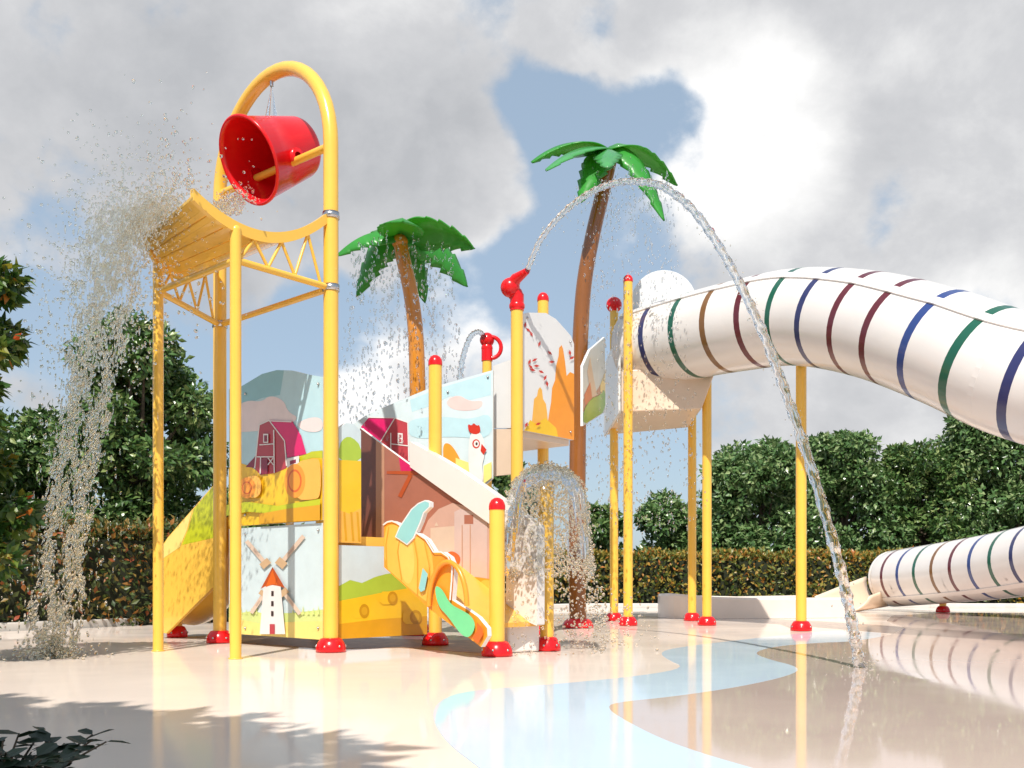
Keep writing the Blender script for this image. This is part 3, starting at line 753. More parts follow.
# ================================================================== TUBE SLIDE
def catmull(P, n=10):
    P = [Vector(p) for p in P]; Q = [2*P[0]-P[1]]+P+[2*P[-1]-P[-2]]; out = []
    for i in range(1, len(Q)-2):
        for j in range(n):
            t = j/n; a, b, c, d = Q[i-1], Q[i], Q[i+1], Q[i+2]
            out.append(.5*((2*b)+(c-a)*t+(2*a-5*b+4*c-d)*t*t+(3*b-3*c+d-a)*t**3))
    return out+[P[-1]]
RT = .70
ctr = [(2.35, 18.3, 5.0), (3.05, 17.4, 5.02), (3.75, 16.45, 4.98), (4.45, 15.45, 4.86), (5.08, 14.2, 4.42), (5.62, 13.0, 3.82), (6.20, 12.0, 3.20), (7.1, 11.1, 2.75), (8.6, 10.7, 2.45), (10.3, 11.4, 2.15), (11.4, 13.4, 1.75), (11.75, 16.0, 1.62), (11.2, 19.0, 1.42), (10.7, 22.2, 1.10), (10.0, 26.2, .83)]
cp = catmull(ctr, 24)
arc = [0]
for a, b_ in zip(cp, cp[1:]): arc.append(arc[-1]+(b_-a).length)
TL = arc[-1]
def tube_at(s):
    s = min(max(s, 0), TL)
    i = max(0, min(len(cp)-2, int(np.searchsorted(arc, s))-1))
    f = (s-arc[i])/(arc[i+1]-arc[i]); p = cp[i].lerp(cp[i+1], f)
    a = cp[max(0, i-1)]; b_ = cp[min(len(cp)-1, i+2)]
    t = (b_-a).normalized(); side = t.cross(Vector((0, 0, 1))).normalized(); up = side.cross(t)
    return p, t, side, up
# side points to the right of travel (towards the viewer on the upper run)
SC = {'navy': mat('stripe_navy', (.025, .03, .12), .3, coat=.3), 'green': mat('stripe_green', (.008, .10, .06), .3, coat=.3), 'brown': mat('stripe_brown', (.20, .09, .025), .3, coat=.3), 'maroon': mat('stripe_maroon', (.115, .012, .022), .3, coat=.3), 'blue': mat('stripe_blue', (.025, .055, .21), .3, coat=.3)}
stripes = []; seq = ['navy', 'green', 'brown', 'maroon', 'green', 'navy', 'maroon', 'maroon', 'blue', 'green']
s = .72; i = 0; joints = []
while s < TL-.4:
    stripes.append((s, seq[i % 10]))
    if i % 3 == 0 and i: joints.append(s+.36)
    s += .72; i += 1
# the last stripes before the mouth, in the order the photo shows
for j, cname in enumerate(['maroon', 'blue', 'green', 'brown', 'maroon', 'blue', 'green']):
    if j < len(stripes): stripes[-1-j] = (stripes[-1-j][0], cname)
HWS = .06
cuts = sorted(set([0, TL]+[TL*i/150 for i in range(151)]+[x for s, _ in stripes for x in (s-HWS, s+HWS)]))
tb = MB(); seg = 40; vs = []
for s in cuts:
    p, t, sd, up = tube_at(s)
    for kx in range(seg):
        a = 2*PI*kx/seg; vs.append(p+(up*math.cos(a)+sd*math.sin(a))*RT)
groups = {}
for i in range(len(cuts)-1):
    sm = (cuts[i]+cuts[i+1])/2; cname = None
    for s, c in stripes:
        if abs(sm-s) < HWS: cname = c
    groups.setdefault(cname, []).extend([[i*seg+kx, (i+1)*seg+kx, (i+1)*seg+(kx+1) % seg, i*seg+(kx+1) % seg] for kx in range(seg)])
base = 0
for cname, fs in groups.items():
    k_ = tb.mi(WHITE if cname is None else SC[cname])
    if not tb.v: tb.v = [tuple(p) for p in vs]
    for f in fs: tb.f.append(f); tb.m.append(k_); tb.sm.append(True)
tsl = thing('tube_slide', (6.5, 16, 0), 'white enclosed tube slide with dark coloured rings, curling down at the right', 'slide')
o = tb.build('tube', tsl)
sol = o.modifiers.new('shell', 'SOLIDIFY'); sol.thickness = .035; sol.offset = -1
def strip_along(name, ang, wd_, h0, h1, s0=0, s1=TL):
    mb = MB(); n = 150; q = []
    for i in range(n+1):
        p, t, sd, up = tube_at(s0+(s1-s0)*i/n)
        for da, rr in ((-wd_, h0), (wd_, h0), (wd_, h1), (-wd_, h1)):
            a = ang+da/RT; q.append(p+(up*math.cos(a)+sd*math.sin(a))*(RT+rr))
    fs = []
    for i in range(n):
        for j in range(4): fs.append([i*4+j, i*4+(j+1) % 4, (i+1)*4+(j+1) % 4, (i+1)*4+j])
    fs += [[0, 1, 2, 3], [n*4+3, n*4+2, n*4+1, n*4]]
    mb.add(q, fs, WHITE); return mb.build(name, tsl)
strip_along('seam_flange', math.radians(42), .055, -.01, .06)
strip_along('seam_flange', math.radians(222), .055, -.01, .06)
for s in joints+[.06, TL-.05]:
    mb = MB(); q = []
    for ds, rr in ((-.035, -.005), (-.035, .035), (.035, .035), (.035, -.005)):
        p, t, sd, up = tube_at(s)
        for kx in range(seg):
            a = 2*PI*kx/seg; q.append(p+t*ds+(up*math.cos(a)+sd*math.sin(a))*(RT+rr))
    fs = [[i*seg+kx, i*seg+(kx+1) % seg, (i+1)*seg+(kx+1) % seg, (i+1)*seg+kx] for i in range(3) for kx in range(seg)]
    mb.add(q, fs, WHITE, False); mb.build('joint_ring', tsl)
post(tsl, N_.x, N_.y, 0, 4.25, cap=None, name='support_post')
for (x, y, zt_) in ((10.95, 25.0-.4, .3), (11.0, 20.2, .6), (9.7, 11.1, 1.6), (11.6, 14.8, .95)):
    post(tsl, x-.35 if y > 18 else x, y, 0, zt_, cap=None, name='support_post')
# flared outlet and long run-out trough
mp, mt, msd, mup = tube_at(TL)
ou = MB(); n = 12; m_ = 18; vs = []
for i in range(n+1):
    f = i/n
    c = Vector((9.96, 26.35, .83)).lerp(Vector((8.35, 25.3, .66)), f)
    spread = RT*(1+.18*f); hgt = 1
    sd = msd.lerp(Vector((.55, .83, 0)), f).normalized() if False else msd
    for j in range(m_+1):
        a0 = PI*(.47+.16*f); a = a0+(2*PI-2*a0)*j/m_
        vs.append(c+(Vector((0, 0, 1))*math.cos(a)*(RT*.96)+sd*math.sin(a)*spread*.96))
fs = [[i*(m_+1)+j, i*(m_+1)+j+1, (i+1)*(m_+1)+j+1, (i+1)*(m_+1)+j] for i in range(n) for j in range(m_)]
ou.add(vs, fs, CREAMP, True)
o = ou.build('outlet', tsl); sol = o.modifiers.new('shell', 'SOLIDIFY'); sol.thickness = .04
rt = thing('runout_trough', (5.2, 21, 0), 'long low white run-out trough in front of the hedge', 'slide trough')
pl = [(7.05, 21.2), (6.0, 20.9), (5.0, 20.7), (4.2, 20.62)]+[(3.75-.55*math.sin(PI*i/14), 21.45-.84*math.cos(PI*i/14)) for i in range(15)]+[(4.2, 22.36), (5.0, 22.5), (6.9, 24.2)]
ku = MB(); q = []; npl = len(pl)
for i, p in enumerate(pl):
    a = Vector(pl[max(0, i-1)]); c = Vector(pl[min(npl-1, i+1)]); t = (c-a).normalized(); nn = Vector((-t.y, t.x))*.06; p = Vector(p)
    hz = .075*max(0, 1-max(0, p.x-3.5)/1.0)
    for o_, z in ((-1, .004), (1, .004), (1, .39+hz), (.6, .43+hz), (-.6, .43+hz), (-1, .39+hz)): q.append((*(p+nn*o_), z))
ku.add(q, [[i*6+j, i*6+(j+1) % 6, (i+1)*6+(j+1) % 6, (i+1)*6+j] for i in range(npl-1) for j in range(6)]+[[0, 1, 2, 3, 4, 5], [(npl-1)*6+j for j in (5, 4, 3, 2, 1, 0)]], mat('cream_fibreglass', (.78, .68, .60), .3, coat=.3, noise=.03))
ku.build('trough_wall', rt)
MB().slab([(3.45, 20.68), (6.9, 21.2), (6.9, 24.1), (3.5, 22.2)], .0, .06, mat('shallow_water_floor', (.55, .66, .70), .05)).build('trough_floor', rt)

# ================================================================== PALMS
def frond(root, base, tip, lift, width, m, up=Vector((0, 0, 1)), teeth=7):
    base, tip = Vector(base), Vector(tip); n = 48; mb = MB(); vs = []
    mid_ = (base+tip)/2+Vector((0, 0, lift))
    cur = lambda t: base*(1-t)**2+mid_*2*t*(1-t)+tip*t*t
    for i in range(n+1):
        t = i/n; p = cur(t); tg = (cur(min(1, t+.02))-cur(max(0, t-.02))).normalized()
        side = tg.cross(up)
        if side.length < .05: side = Vector((1, 0, 0))
        side.normalize(); nr = side.cross(tg)
        w = width*1.45*(math.sin(PI*min(1, .06+.94*t**.85))**.62)*(1 if t < .98 else .4)
        ph = (t*teeth) % 1
        w *= 1-.32*(ph if t > .3 else 0)*min(1, (t-.3)*3 if t > .3 else 0)
        for kx in (-1, -.55, 0, .55, 1):
            vs.append(p+side*w*kx-nr*(abs(kx)**1.6)*w*.30+nr*(.0 if kx else .02))
    fs = [[i*5+j, i*5+j+1, (i+1)*5+j+1, (i+1)*5+j] for i in range(n) for j in range(4)]
    mb.add(vs, fs, m, True)
    o = mb.build('frond', root); sol = o.modifiers.new('thick', 'SOLIDIFY'); sol.thickness = .02; sol.offset = 0
    return o
def palm(label, px_path, d, radii, fr, m_tr, loc, crown):
    root = thing('water_palm', loc, label, 'palm', 'spraying water palms')
    pts = catmull([at(x, y, d) if y < 625 else Vector((loc[0], loc[1], 0)) for x, y in px_path], 8)
    n = len(pts); tr = MB()
    rr = [radii[0]+(radii[1]-radii[0])*i/(n-1) for i in range(n)]
    o = tr.tube(pts, rr, m_tr, 24).build('trunk', root)
    flange_at(o, loc[0], loc[1], radii[0]*.9)
    for (tx, ty, td, lift, w, m, *up) in fr:
        frond(root, crown+Vector((rdm.uniform(-.04, .04), rdm.uniform(-.04, .04), .02)), at(tx, ty, td), lift, w, m, Vector(up[0]) if up else Vector((0, 0, 1)))
    k = MB(); k.ball(crown-Vector((0, 0, .06)), .12, m_tr, 16, 8); k.build('crown_hub', root)
    return root
palm('taller brown stemmed palm under the big water arc', [(577, 629), (577, 540), (578, 420), (580, 345), (584, 285), (593, 234), (602, 196), (609, 165), (611, 156)], 16.7, (.145, .115),
     [(532, 163, 16.2, .42, .20, GREENP), (546, 171, 15.5, .30, .17, GREEND), (607, 168, 15.5, .20, .17, GREEND), (677, 186, 17.2, .55, .20, GREENP), (581, 203, 16.0, .40, .19, GREENP, (-.3, -1, .2)), (664, 221, 16.3, .75, .17, GREENP, (.5, -1, .3)), (628, 150, 18.2, .2, .26, GREENP)], TRUNKD, (1.10, 16.7, 0), at(607, 152, 16.7))
palm('shorter orange stemmed palm behind the slanting farm panels', [(418, 633), (418, 520), (418, 420), (416, 340), (411, 295), (403, 258), (400, 240)], 14.5, (.128, .10),
     [(403, 222, 13.4, .22, .23, GREENP, (0, .3, 1)), (474, 249, 14.2, .34, .20, GREENP, (.1, .6, .8)), (467, 287, 15.1, .45, .22, GREENP, (.4, -1, .4)), (425, 303, 15.2, .50, .17, GREENP, (.2, -1, .2)), (338, 256, 14.5, .32, .19, GREENP, (0, -.6, .8)), (357, 297, 14.9, .50, .20, GREENP, (-.4, -1, .3)), (380, 240, 16.0, .3, .2, GREENP)], TRUNKP, (-1.36, 14.5, 0), at(400, 238, 14.5))

# ================================================================== WATER CANNONS, FOUNTAIN POST
WC = 'red water cannons'
wc = thing('water_cannon', (H.x, H.y, 4.40), 'red jointed water cannon on the post beside the leaf panel, shooting the long arc', 'water cannon', WC)
hx = H.x; hy = H.y
MB().tube([(hx, hy, 4.38), (hx, hy, 4.60)], .092, RED, 20).lathe([(.092, 0), (.104, .02), (.104, .06), (.092, .08)], (hx, hy, 4.40), (0, 0, 1), RED).build('collar', wc)
MB().ball((hx-.02, hy, 4.60), .10, RED, 18, 10).ball((hx-.09, hy-.03, 4.68), .13, RED, 18, 10).build('swivel', wc)
tipc = at(527, 271, 13.05)
MB().tube([(hx-.09, hy-.02, 4.66), (hx-.01, hy-.1, 4.78), tuple(tipc)], [.10, .075, .042], RED, 18).build('nozzle', wc)
w2p = at(487, 360, 17.0)
wp = thing('cannon_post', (w2p.x, 17.0, 0), 'slim yellow post behind the rooster panel carrying the smaller cannon', 'post')
post(wp, w2p.x, 17.0, 0, w2p.z, cap=None)
w2 = thing('water_cannon', (w2p.x, 17.0, w2p.z), 'small red water cannon with a round handle above the rooster panel', 'water cannon', WC)
z = w2p.z
MB().tube([(w2p.x, 17, z-.02), (w2p.x, 17, z+.2)], .095, RED, 18).build('collar', w2)
MB().ball((w2p.x, 17, z+.2), .10, RED, 16, 8).ball((w2p.x, 17, z+.34), .125, RED, 18, 10).build('swivel', w2)
MB().tube([(w2p.x+.08+.16*math.sin(a), 16.95, z+.20-.18*math.cos(a)) for a in [PI*i/12 for i in range(13)]], .035, RED, 10).build('handle', w2)
fpst = thing('fountain_post', (G.x, G.y, 0), 'yellow post under the bell of water', 'fountain')
post(fpst, G.x, G.y, 0, 1.93, .078, cap=None)
MB().lathe([(.08, 0), (.10, .01), (.10, .05), (.04, .07), (.04, .1), (.001, .1)], (G.x, G.y, 1.92), (0, 0, 1), STEEL).build('spray_head', fpst)

# ================================================================== WATER
def ico(sub=1):
    bm = bmesh.new(); bmesh.ops.create_icosphere(bm, subdivisions=sub, radius=1)
    v = [tuple(x.co) for x in bm.verts]; f = [[x.index for x in g.verts] for g in bm.faces]; bm.free(); return v, f
IV, IF = ico(2); IV1, IF1 = ico(1)
def drops(name, P, size, stretch=1.4, dirs=None, label='', group=None, m=None, fine=False):
    P = np.asarray(P); n = len(P)
    if dirs is None: dirs = np.tile([0, 0, 1.], (n, 1))+rng.normal(size=(n, 3))*.5
    R = leaf_frames(dirs, np.ones(n))
    sc = np.stack([size*stretch*(.7+.6*rng.random(n)), size*(.7+.6*rng.random(n)), size*(.7+.6*rng.random(n))], axis=1)
    R = R*sc[:, None, :]
    o = scatter(name, IV if fine else IV1, IF if fine else IF1, R, P, m or DROP)
    return tag(o, label, 'water spray', group, 'stuff')
rng = np.random.default_rng(21)
tipn, tipf = near(TE, .04), far(TE, .04)
# sheet pouring out of the bucket into the chute
mouth = bc+ax*.5-Vector((0, 0, .40))
n = 900; f = rng.random(n); q = rng.normal(size=n)
a0 = np.array(mouth); a1 = np.array((near(1.1)+far(1.1))/2)
P1 = a0+(a1-a0)*f[:, None]+np.outer(q*.22*(.5+f), np.array([u_.x, u_.y, 0]))+rng.normal(size=(n, 3))*.06; P1[:, 2] += .25*f*(1-f)
# burst leaving the lip
n = 3600; e = rng.random(n)**.8
lip = np.array(tipn)+(np.array(tipf)-np.array(tipn))*np.clip(.62+.28*rng.normal(size=n), -.05, 1.15)[:, None]
out = np.array([-.95, -.05, 0.])
tt = rng.random(n)**1.25*.62; vx = .9+.65*rng.normal(size=n); vz = 1.1+.95*rng.normal(size=n)
P2 = lip+out*(vx*tt)[:, None]*1.35+np.stack([rng.normal(size=n)*.08, rng.normal(size=n)*.14, vz*tt-4.9*tt**2+.06*rng.normal(size=n)], axis=1)
n = 420; P2b = np.array([-3.75, 10.3, 4.95])+rng.normal(size=(n, 3))*np.array([.42, .3, .33])
P12 = np.concatenate([P1, P2, P2b])
sz = .007+.013*rng.random(len(P12))**2
drops('bucket_burst', P12, sz, 1.25, rng.normal(size=(len(P12), 3)), 'burst of drops flying off the lip of the chute below the red bucket')
# falling curtain of braided strands
strands = []; dr = []; szs = []
for k_ in range(6):
    off = (k_-2.5)*.088; ph = random.random()*6
    for i in range(900):
        t = .18+.80*(i/900.)**.8
        x = -3.70-1.02*t+off*(1.15-.25*t)+.028*math.sin(t*52+(k_%2)*PI)*(1+t); y = 10.15+.15*t+.10*math.cos(k_*1.7+t*9)
        zz = 4.72-4.85*t*t*.98
        if zz < .02: continue
        pulse = .5+.5*math.sin(t*88+k_*PI)
        if random.random() < .55+.45*pulse:
            strands.append((x+random.gauss(0, .030*(1.45-t)), y+random.gauss(0, .06), zz+random.gauss(0, .03))); dr.append((random.gauss(-.15, .25), random.gauss(0, .25), -1)); szs.append((.006+.010*random.random())*(.7+.8*t*pulse))
for i in range(900):
    t = .15+.85*random.random()
    strands.append((-3.75-1.0*t+random.gauss(0, .26), 10.2+random.gauss(0, .25), max(.02, 4.72-4.8*t*t))); dr.append((0, 0, -1)); szs.append(.006+.008*random.random())
szs = np.array(szs); thin = rng.random(len(szs)) < .45
szs[thin] *= .62
drops('bucket_curtain', np.array(strands), szs, np.where(thin, 6.0, 2.2), np.array(dr), 'curtain of braided water strands falling from the chute to the deck at the left')
# splash where it lands
n = 700; a = rng.random(n)*2*PI; r = np.abs(rng.normal(size=n))*.2
P = np.stack([-4.72+r*np.cos(a), 10.28+r*np.sin(a)*1.1, np.maximum(.008, np.abs(rng.normal(size=n))*.16*np.exp(-r*2))], axis=1)
drops('landing_splash', P, .008+.014*rng.random(n), 1.1, None, 'low splash of drops where the falling curtain hits the deck')
# palm rain
def rain(ctr, rx, z0, z1, n, label, skew=0):
    a = rng.random(n)*2*PI; r = np.sqrt(rng.random(n))*rx
    f = rng.random(n)**1.25
    th = rng.integers(0, n//9, n); a = a[th]+rng.normal(size=n)*.02; r = r[th]+rng.normal(size=n)*.015
    P = np.stack([ctr[0]+r*np.cos(a)*(.75+.35*f)+skew*f, ctr[1]+r*np.sin(a), z0+(z1-z0)*f], axis=1)
    drops('palm_rain', P, .007+.008*rng.random(n), 2.4, np.tile([0, 0, 1.], (n, 1))+rng.normal(size=(n, 3))*.22, label, 'rain from the palms', m=RAIN)
rain(at(622, 180, 16.6), 1.05, 7.45, 1.6, 1700, 'fine rain of drops falling from the taller palm', .35)
rain(at(402, 255, 14.3), .95, 5.5, 2.6, 1500, 'fine rain of drops falling from the shorter palm', 0)
# fountain bell: sheet of clinging drops
prof = [(.03, 2.03), (.14, 2.05), (.26, 2.0), (.36, 1.9), (.42, 1.75), (.455, 1.55), (.475, 1.3), (.49, 1.05), (.51, .85)]
vs = []; SG = 60
for r, z in prof:
    for k_ in range(SG):
        a = 2*PI*k_/SG; w = 1+.025*math.sin(a*9+z*6)+.02*random.gauss(0, 1)*(2.1-z)
        vs.append((G.x+r*w*math.cos(a), G.y+r*w*math.sin(a), z+.02*random.gauss(0, 1)*(2.1-z)))
fs = []
for i in range(len(prof)-1):
    for k_ in range(SG):
        if i >= 4 and random.random() < .12*(i-3): continue
        fs.append([i*SG+k_, i*SG+(k_+1) % SG, (i+1)*SG+(k_+1) % SG, (i+1)*SG+k_])
wb = MB().add(vs, fs, FILM, True)
o = wb.build('water_bell')
tag(o, 'clear bell of water opening over the short yellow post', 'fountain water')
n = 5200; i0 = rng.random(n)**.85*(len(prof)-1); ii = np.minimum(i0.astype(int), len(prof)-2); ff = i0-ii; pr = np.array(prof)
rz = pr[ii]+(pr[ii+1]-pr[ii])*ff[:, None]; a = rng.random(n)*2*PI
rr = rz[:, 0]*(1+.05*rng.normal(size=n)); P = np.stack([G.x+rr*np.cos(a), G.y+rr*np.sin(a), rz[:, 1]+rng.normal(size=n)*.03], axis=1)
n2 = 900; a = rng.random(n2)*2*PI; f = rng.random(n2); r2 = .47+.22*f+rng.normal(size=n2)*.06
Pb = np.stack([G.x+r2*np.cos(a), G.y+r2*np.sin(a), np.maximum(.01, 1.1-1.1*f+rng.normal(size=n2)*.1)], axis=1)
n3 = 260; Pc = np.array([1.12, 12.6, .12])+np.abs(rng.normal(size=(n3, 3)))*np.array([.3, .4, .3])*np.where(rng.random((n3, 3)) < .5, -1, 1); Pc[:, 2] = np.abs(Pc[:, 2])*.8
PP = np.concatenate([P, Pb, Pc])
drops('bell_spray', PP, .007+.011*rng.random(len(PP))**1.5, 1.4, np.tile([0, 0, 1.], (len(PP), 1))+rng.normal(size=(len(PP), 3))*.5, 'drops clinging round the water bell on the short yellow post')

# jets
def jet(label, path, r0, r1, seed):
    pts = catmull(path, 34); n = len(pts); rd2 = random.Random(seed); mb = MB(); seg = 14
    rr = [(r0+(r1-r0)*i/(n-1)) for i in range(n)]
    mb.tube(pts, rr, WATER, seg)
    q = []
    for i, p in enumerate(mb.v):
        c = pts[min(n-1, (i//seg))] if i < n*seg else None
        if c is None: q.append(p); continue
        k_ = i % seg; row = i//seg
        w = 1+.13*math.sin(row*.45+k_*2*PI/seg*2)+.10*math.sin(row*.8-k_*2*PI/seg*3)+rd2.gauss(0, .05)
        v = Vector(p)-c; q.append(tuple(c+v*w))
    # caps follow the last rings
    mb.v = q; mb.f = [f for f in mb.f if len(f) == 4]; mb.m = mb.m[:len(mb.f)]; mb.sm = mb.sm[:len(mb.f)]
    o = mb.build('water_jet'); tag(o, label, 'water jet', 'jets from the water cannons'); return o
land = gp(860, 668); J0 = Vector((tipc.x, tipc.y)); J1 = Vector(land)
JP = Plane(tuple(J0), tuple(J1))
path = [tuple(tipc)]
for x, y in ((540, 241), (560, 216), (580, 199), (600, 188), (622, 182), (645, 182), (665, 188), (690, 207), (715, 240), (740, 284), (765, 338), (790, 405), (815, 480), (838, 560), (852, 622), (860, 668)):
    q, z = JP.px(x, y); path.append(tuple(JP.w(q, max(z, .0))))
jet('long clear jet arcing over the tall palm down to the deck', path, .032, .05, 1)
P = []
for i, p in enumerate(catmull(path, 40)):
    if random.random() < .7:
        P.append(p+Vector((random.gauss(0, .05), random.gauss(0, .05), random.gauss(0, .05)-.03)))
P = [p for p in P if p.z > .01]
P += [Vector((land[0]+random.gauss(0, .12), land[1]+random.gauss(0, .12), abs(random.gauss(0, .06))+.01)) for _ in range(60)]
drops('jet_spray', np.array([tuple(p) for p in P]), .004+.005*rng.random(len(P)), 1.6, None, 'loose drops along the long jet')
path = [at(x, y, 16.9) for x, y in ((485, 338), (481, 333), (477, 332), (471, 336), (466, 347), (462, 362), (460, 378), (459, 392))]
jet('short thin jet curling left from the small cannon above the rooster panel', [tuple(p) for p in path], .04, .046, 2)

# ================================================================== LIGHT, SKY, CAMERA
EL = math.radians(50); AZ = math.radians(-9)         # sun stands behind the viewer, a touch to the left
sun = bpy.data.lights.new('sun', 'SUN'); sun.energy = 3.9; sun.angle = math.radians(.5); sun.color = (1, .95, .87)
so = bpy.data.objects.new('sun', sun); COL.objects.link(so)
to_sun = Vector((math.sin(AZ)*math.cos(EL), -math.cos(AZ)*math.cos(EL), math.sin(EL)))
so.rotation_euler = to_sun.to_track_quat('Z', 'Y').to_euler(); so.location = to_sun*40

w = bpy.data.worlds.new('World'); S.world = w; w.use_nodes = True
nt = w.node_tree; N = nt.nodes; Lk = nt.links
bg = N['Background']; STR = .10; bg.inputs['Strength'].default_value = STR
sky = N.new('ShaderNodeTexSky'); sky.sky_type = 'NISHITA'; sky.sun_disc = False; sky.sun_elevation = EL
sky.sun_rotation = math.atan2(to_sun.x, to_sun.y); sky.air_density = 1.0; sky.dust_density = 1.2; sky.ozone_density = 1.2
tc = N.new('ShaderNodeTexCoord')
def math_(op, a, b=None, clamp=False):
    n = N.new('ShaderNodeMath'); n.operation = op; n.use_clamp = clamp
    for i, x in enumerate((a, b)):
        if x is None: continue
        if isinstance(x, (int, float)): n.inputs[i].default_value = x
        else: Lk.new(x, n.inputs[i])
    return n.outputs[0]
def rmap(x, a, b, c, d, smooth=True):
    n = N.new('ShaderNodeMapRange'); n.interpolation_type = 'SMOOTHSTEP' if smooth else 'LINEAR'
    for i, q in ((1, a), (2, b), (3, c), (4, d)): n.inputs[i].default_value = q
    Lk.new(x, n.inputs[0]); return n.outputs[0]
def noise(scale, detail, rough, off=(0, 0, 0), st=(1, 1, 1.25), dist=0):
    mp = N.new('ShaderNodeMapping'); mp.inputs['Location'].default_value = off; mp.inputs['Scale'].default_value = st
    Lk.new(tc.outputs['Generated'], mp.inputs['Vector'])
    n = N.new('ShaderNodeTexNoise'); n.inputs['Scale'].default_value = scale; n.inputs['Detail'].default_value = detail
    n.inputs['Roughness'].default_value = rough; n.inputs['Distortion'].default_value = dist
    Lk.new(mp.outputs[0], n.inputs['Vector']); return n.outputs['Fac']
def blob(x, y, rpx, amt):
    """soft round patch of sky in a compass direction"""
    d = Vector(((x-512)/1000, 1, (580-y)/1000)).normalized()
    vm = N.new('ShaderNodeVectorMath'); vm.operation = 'DOT_PRODUCT'; Lk.new(tc.outputs['Generated'], vm.inputs[0]); vm.inputs[1].default_value = d
    c0 = math.cos(math.atan(rpx*1.5/1000)*d.y); 
    return rmap(vm.outputs['Value'], c0, 1.0, 0, amt)
def vor(scale, off):
    nz = N.new('ShaderNodeTexNoise'); nz.inputs['Scale'].default_value = 7; nz.inputs['Detail'].default_value = 5; Lk.new(tc.outputs['Generated'], nz.inputs['Vector'])
    a = N.new('ShaderNodeVectorMath'); a.operation = 'SCALE'; a.inputs['Scale'].default_value = .16; Lk.new(nz.outputs['Color'], a.inputs[0])
    b_ = N.new('ShaderNodeVectorMath'); Lk.new(tc.outputs['Generated'], b_.inputs[0]); Lk.new(a.outputs[0], b_.inputs[1])
    c_ = N.new('ShaderNodeVectorMath'); Lk.new(b_.outputs[0], c_.inputs[0]); c_.inputs[1].default_value = off
    v = N.new('ShaderNodeTexVoronoi'); v.feature = 'F1'; v.inputs['Scale'].default_value = scale; v.inputs['Detail'].default_value = 2; v.inputs['Roughness'].default_value = .55
    
    Lk.new(c_.outputs[0], v.inputs['Vector']); return v.outputs['Distance']
puff = math_('SUBTRACT', .5, vor(7.0, (.3, .1, .7)))
n0 = noise(4.2, 9, .62, (1.3, .4, 2.2), dist=.1)
cov = math_('ADD', math_('MULTIPLY', n0, 1.5), .0)
cov = math_('ADD', cov, math_('MULTIPLY', puff, .55))
det = noise(6.5, 9, .62, (4.2, 1.7, .3), dist=.15)
cov = math_('ADD', cov, math_('MULTIPLY', math_('SUBTRACT', det, .5), .55))
for bl in ((600, 110, 70, -.40), (545, 150, 60, -.30), (575, 250, 75, -.34), (660, 120, 40, -.26), (500, 270, 45, -.22), (330, 330, 50, -.36), (20, 320, 50, -.36), (205, 390, 50, -.30), (645, 480, 50, -.34), (430, 300, 40, -.22), (640, 330, 50, -.2),
           (790, 190, 170, .34), (200, 90, 260, .30), (140, 100, 60, .25), (900, 60, 220, .28), (460, 350, 60, .42), (420, 200, 90, .3), (475, 180, 55, .28), (380, 120, 90, .2), (535, 215, 25, .2), (890, 440, 90, .4), (1000, 280, 60, .2), (20, 420, 40, .2), (350, 400, 50, .3), (600, 400, 40, .15), (600, 8, 70, .36), (690, 10, 60, .3), (555, 40, 30, .12), (760, 400, 100, .22), (540, 190, 28, .12)):
    cov = math_('ADD', cov, blob(*bl))
mask = rmap(cov, .46, .80, 0, 1)
thick = rmap(cov, .60, 1.25, 0, 1)
det = noise(6.5, 9, .62, (4.2, 1.7, .3), dist=.15)
big = noise(2.3, 6, .5, (7.7, 3.1, 5.5))
br = math_('ADD', math_('MULTIPLY', det, .85), math_('MULTIPLY', big, .60))
br = math_('ADD', br, math_('MULTIPLY', puff, .22))
br = math_('ADD', br, math_('MULTIPLY', thick, -.12))
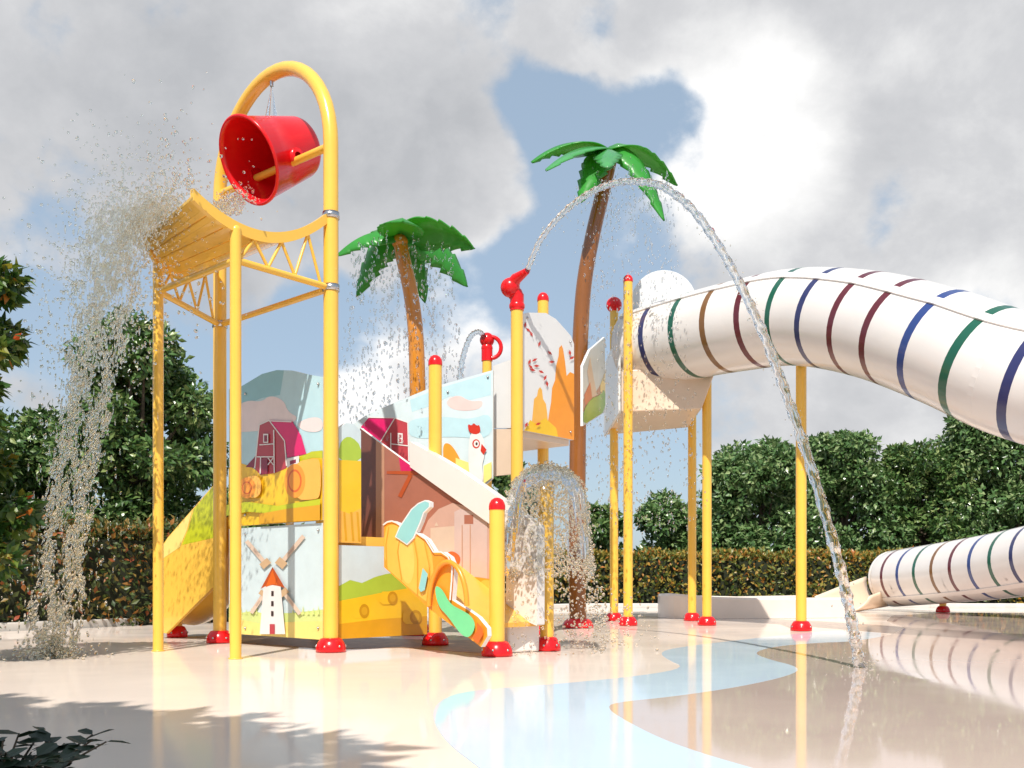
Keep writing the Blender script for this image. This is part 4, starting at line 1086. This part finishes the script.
for bl in ((740, 140, 90, .36), (850, 220, 150, .12), (470, 330, 60, .42), (600, 300, 60, .2), (880, 150, 90, .1), (120, 60, 260, -.07), (620, 500, 80, .2), (350, 370, 60, .25), (730, 60, 70, .15), (990, 330, 60, .15), (340, 390, 60, .2)):
    br = math_('ADD', br, blob(*bl))
ramp = N.new('ShaderNodeValToRGB'); Lk.new(br, ramp.inputs[0])
e = ramp.color_ramp.elements
e[0].position = .42; e[0].color = (.39, .40, .42, 1); e[1].position = .97; e[1].color = (.80, .795, .79, 1)
x = e.new(.64); x.color = (.50, .505, .52, 1); x = e.new(.84); x.color = (.68, .68, .68, 1)
pale = N.new('ShaderNodeMix'); pale.data_type = 'RGBA'; pale.inputs[0].default_value = .62
Lk.new(sky.outputs[0], pale.inputs[6]); pale.inputs[7].default_value = (.36/STR, .455/STR, .555/STR, 1)
cl = N.new('ShaderNodeVectorMath'); cl.operation = 'SCALE'; cl.inputs['Scale'].default_value = 1.0/STR; Lk.new(ramp.outputs[0], cl.inputs[0])
mx = N.new('ShaderNodeMix'); mx.data_type = 'RGBA'
Lk.new(mask, mx.inputs[0]); Lk.new(pale.outputs[2], mx.inputs[6]); Lk.new(cl.outputs[0], mx.inputs[7]); Lk.new(mx.outputs[2], bg.inputs['Color'])

cam = bpy.data.cameras.new('camera'); co = bpy.data.objects.new('camera', cam); COL.objects.link(co)
co.location = (0, 0, EYE); co.rotation_euler = (PI/2, 0, 0)
cam.sensor_width = 36; cam.lens = 36*F_PX/1024; cam.shift_y = (HOR-384)/1024; cam.clip_start = .05; cam.clip_end = 1000
S.camera = co
S.render.engine = 'CYCLES'
cy = S.cycles
cy.use_denoising = True; cy.max_bounces = 10; cy.transmission_bounces = 8; cy.transparent_max_bounces = 8; cy.glossy_bounces = 5; cy.diffuse_bounces = 4
cy.caustics_reflective = False; cy.caustics_refractive = False; cy.sample_clamp_indirect = 6
try: cy.denoiser = 'OPENIMAGEDENOISE'
except Exception: pass
S.view_settings.view_transform = 'Standard'; S.view_settings.look = 'None'; S.view_settings.exposure = .42; S.view_settings.gamma = 1
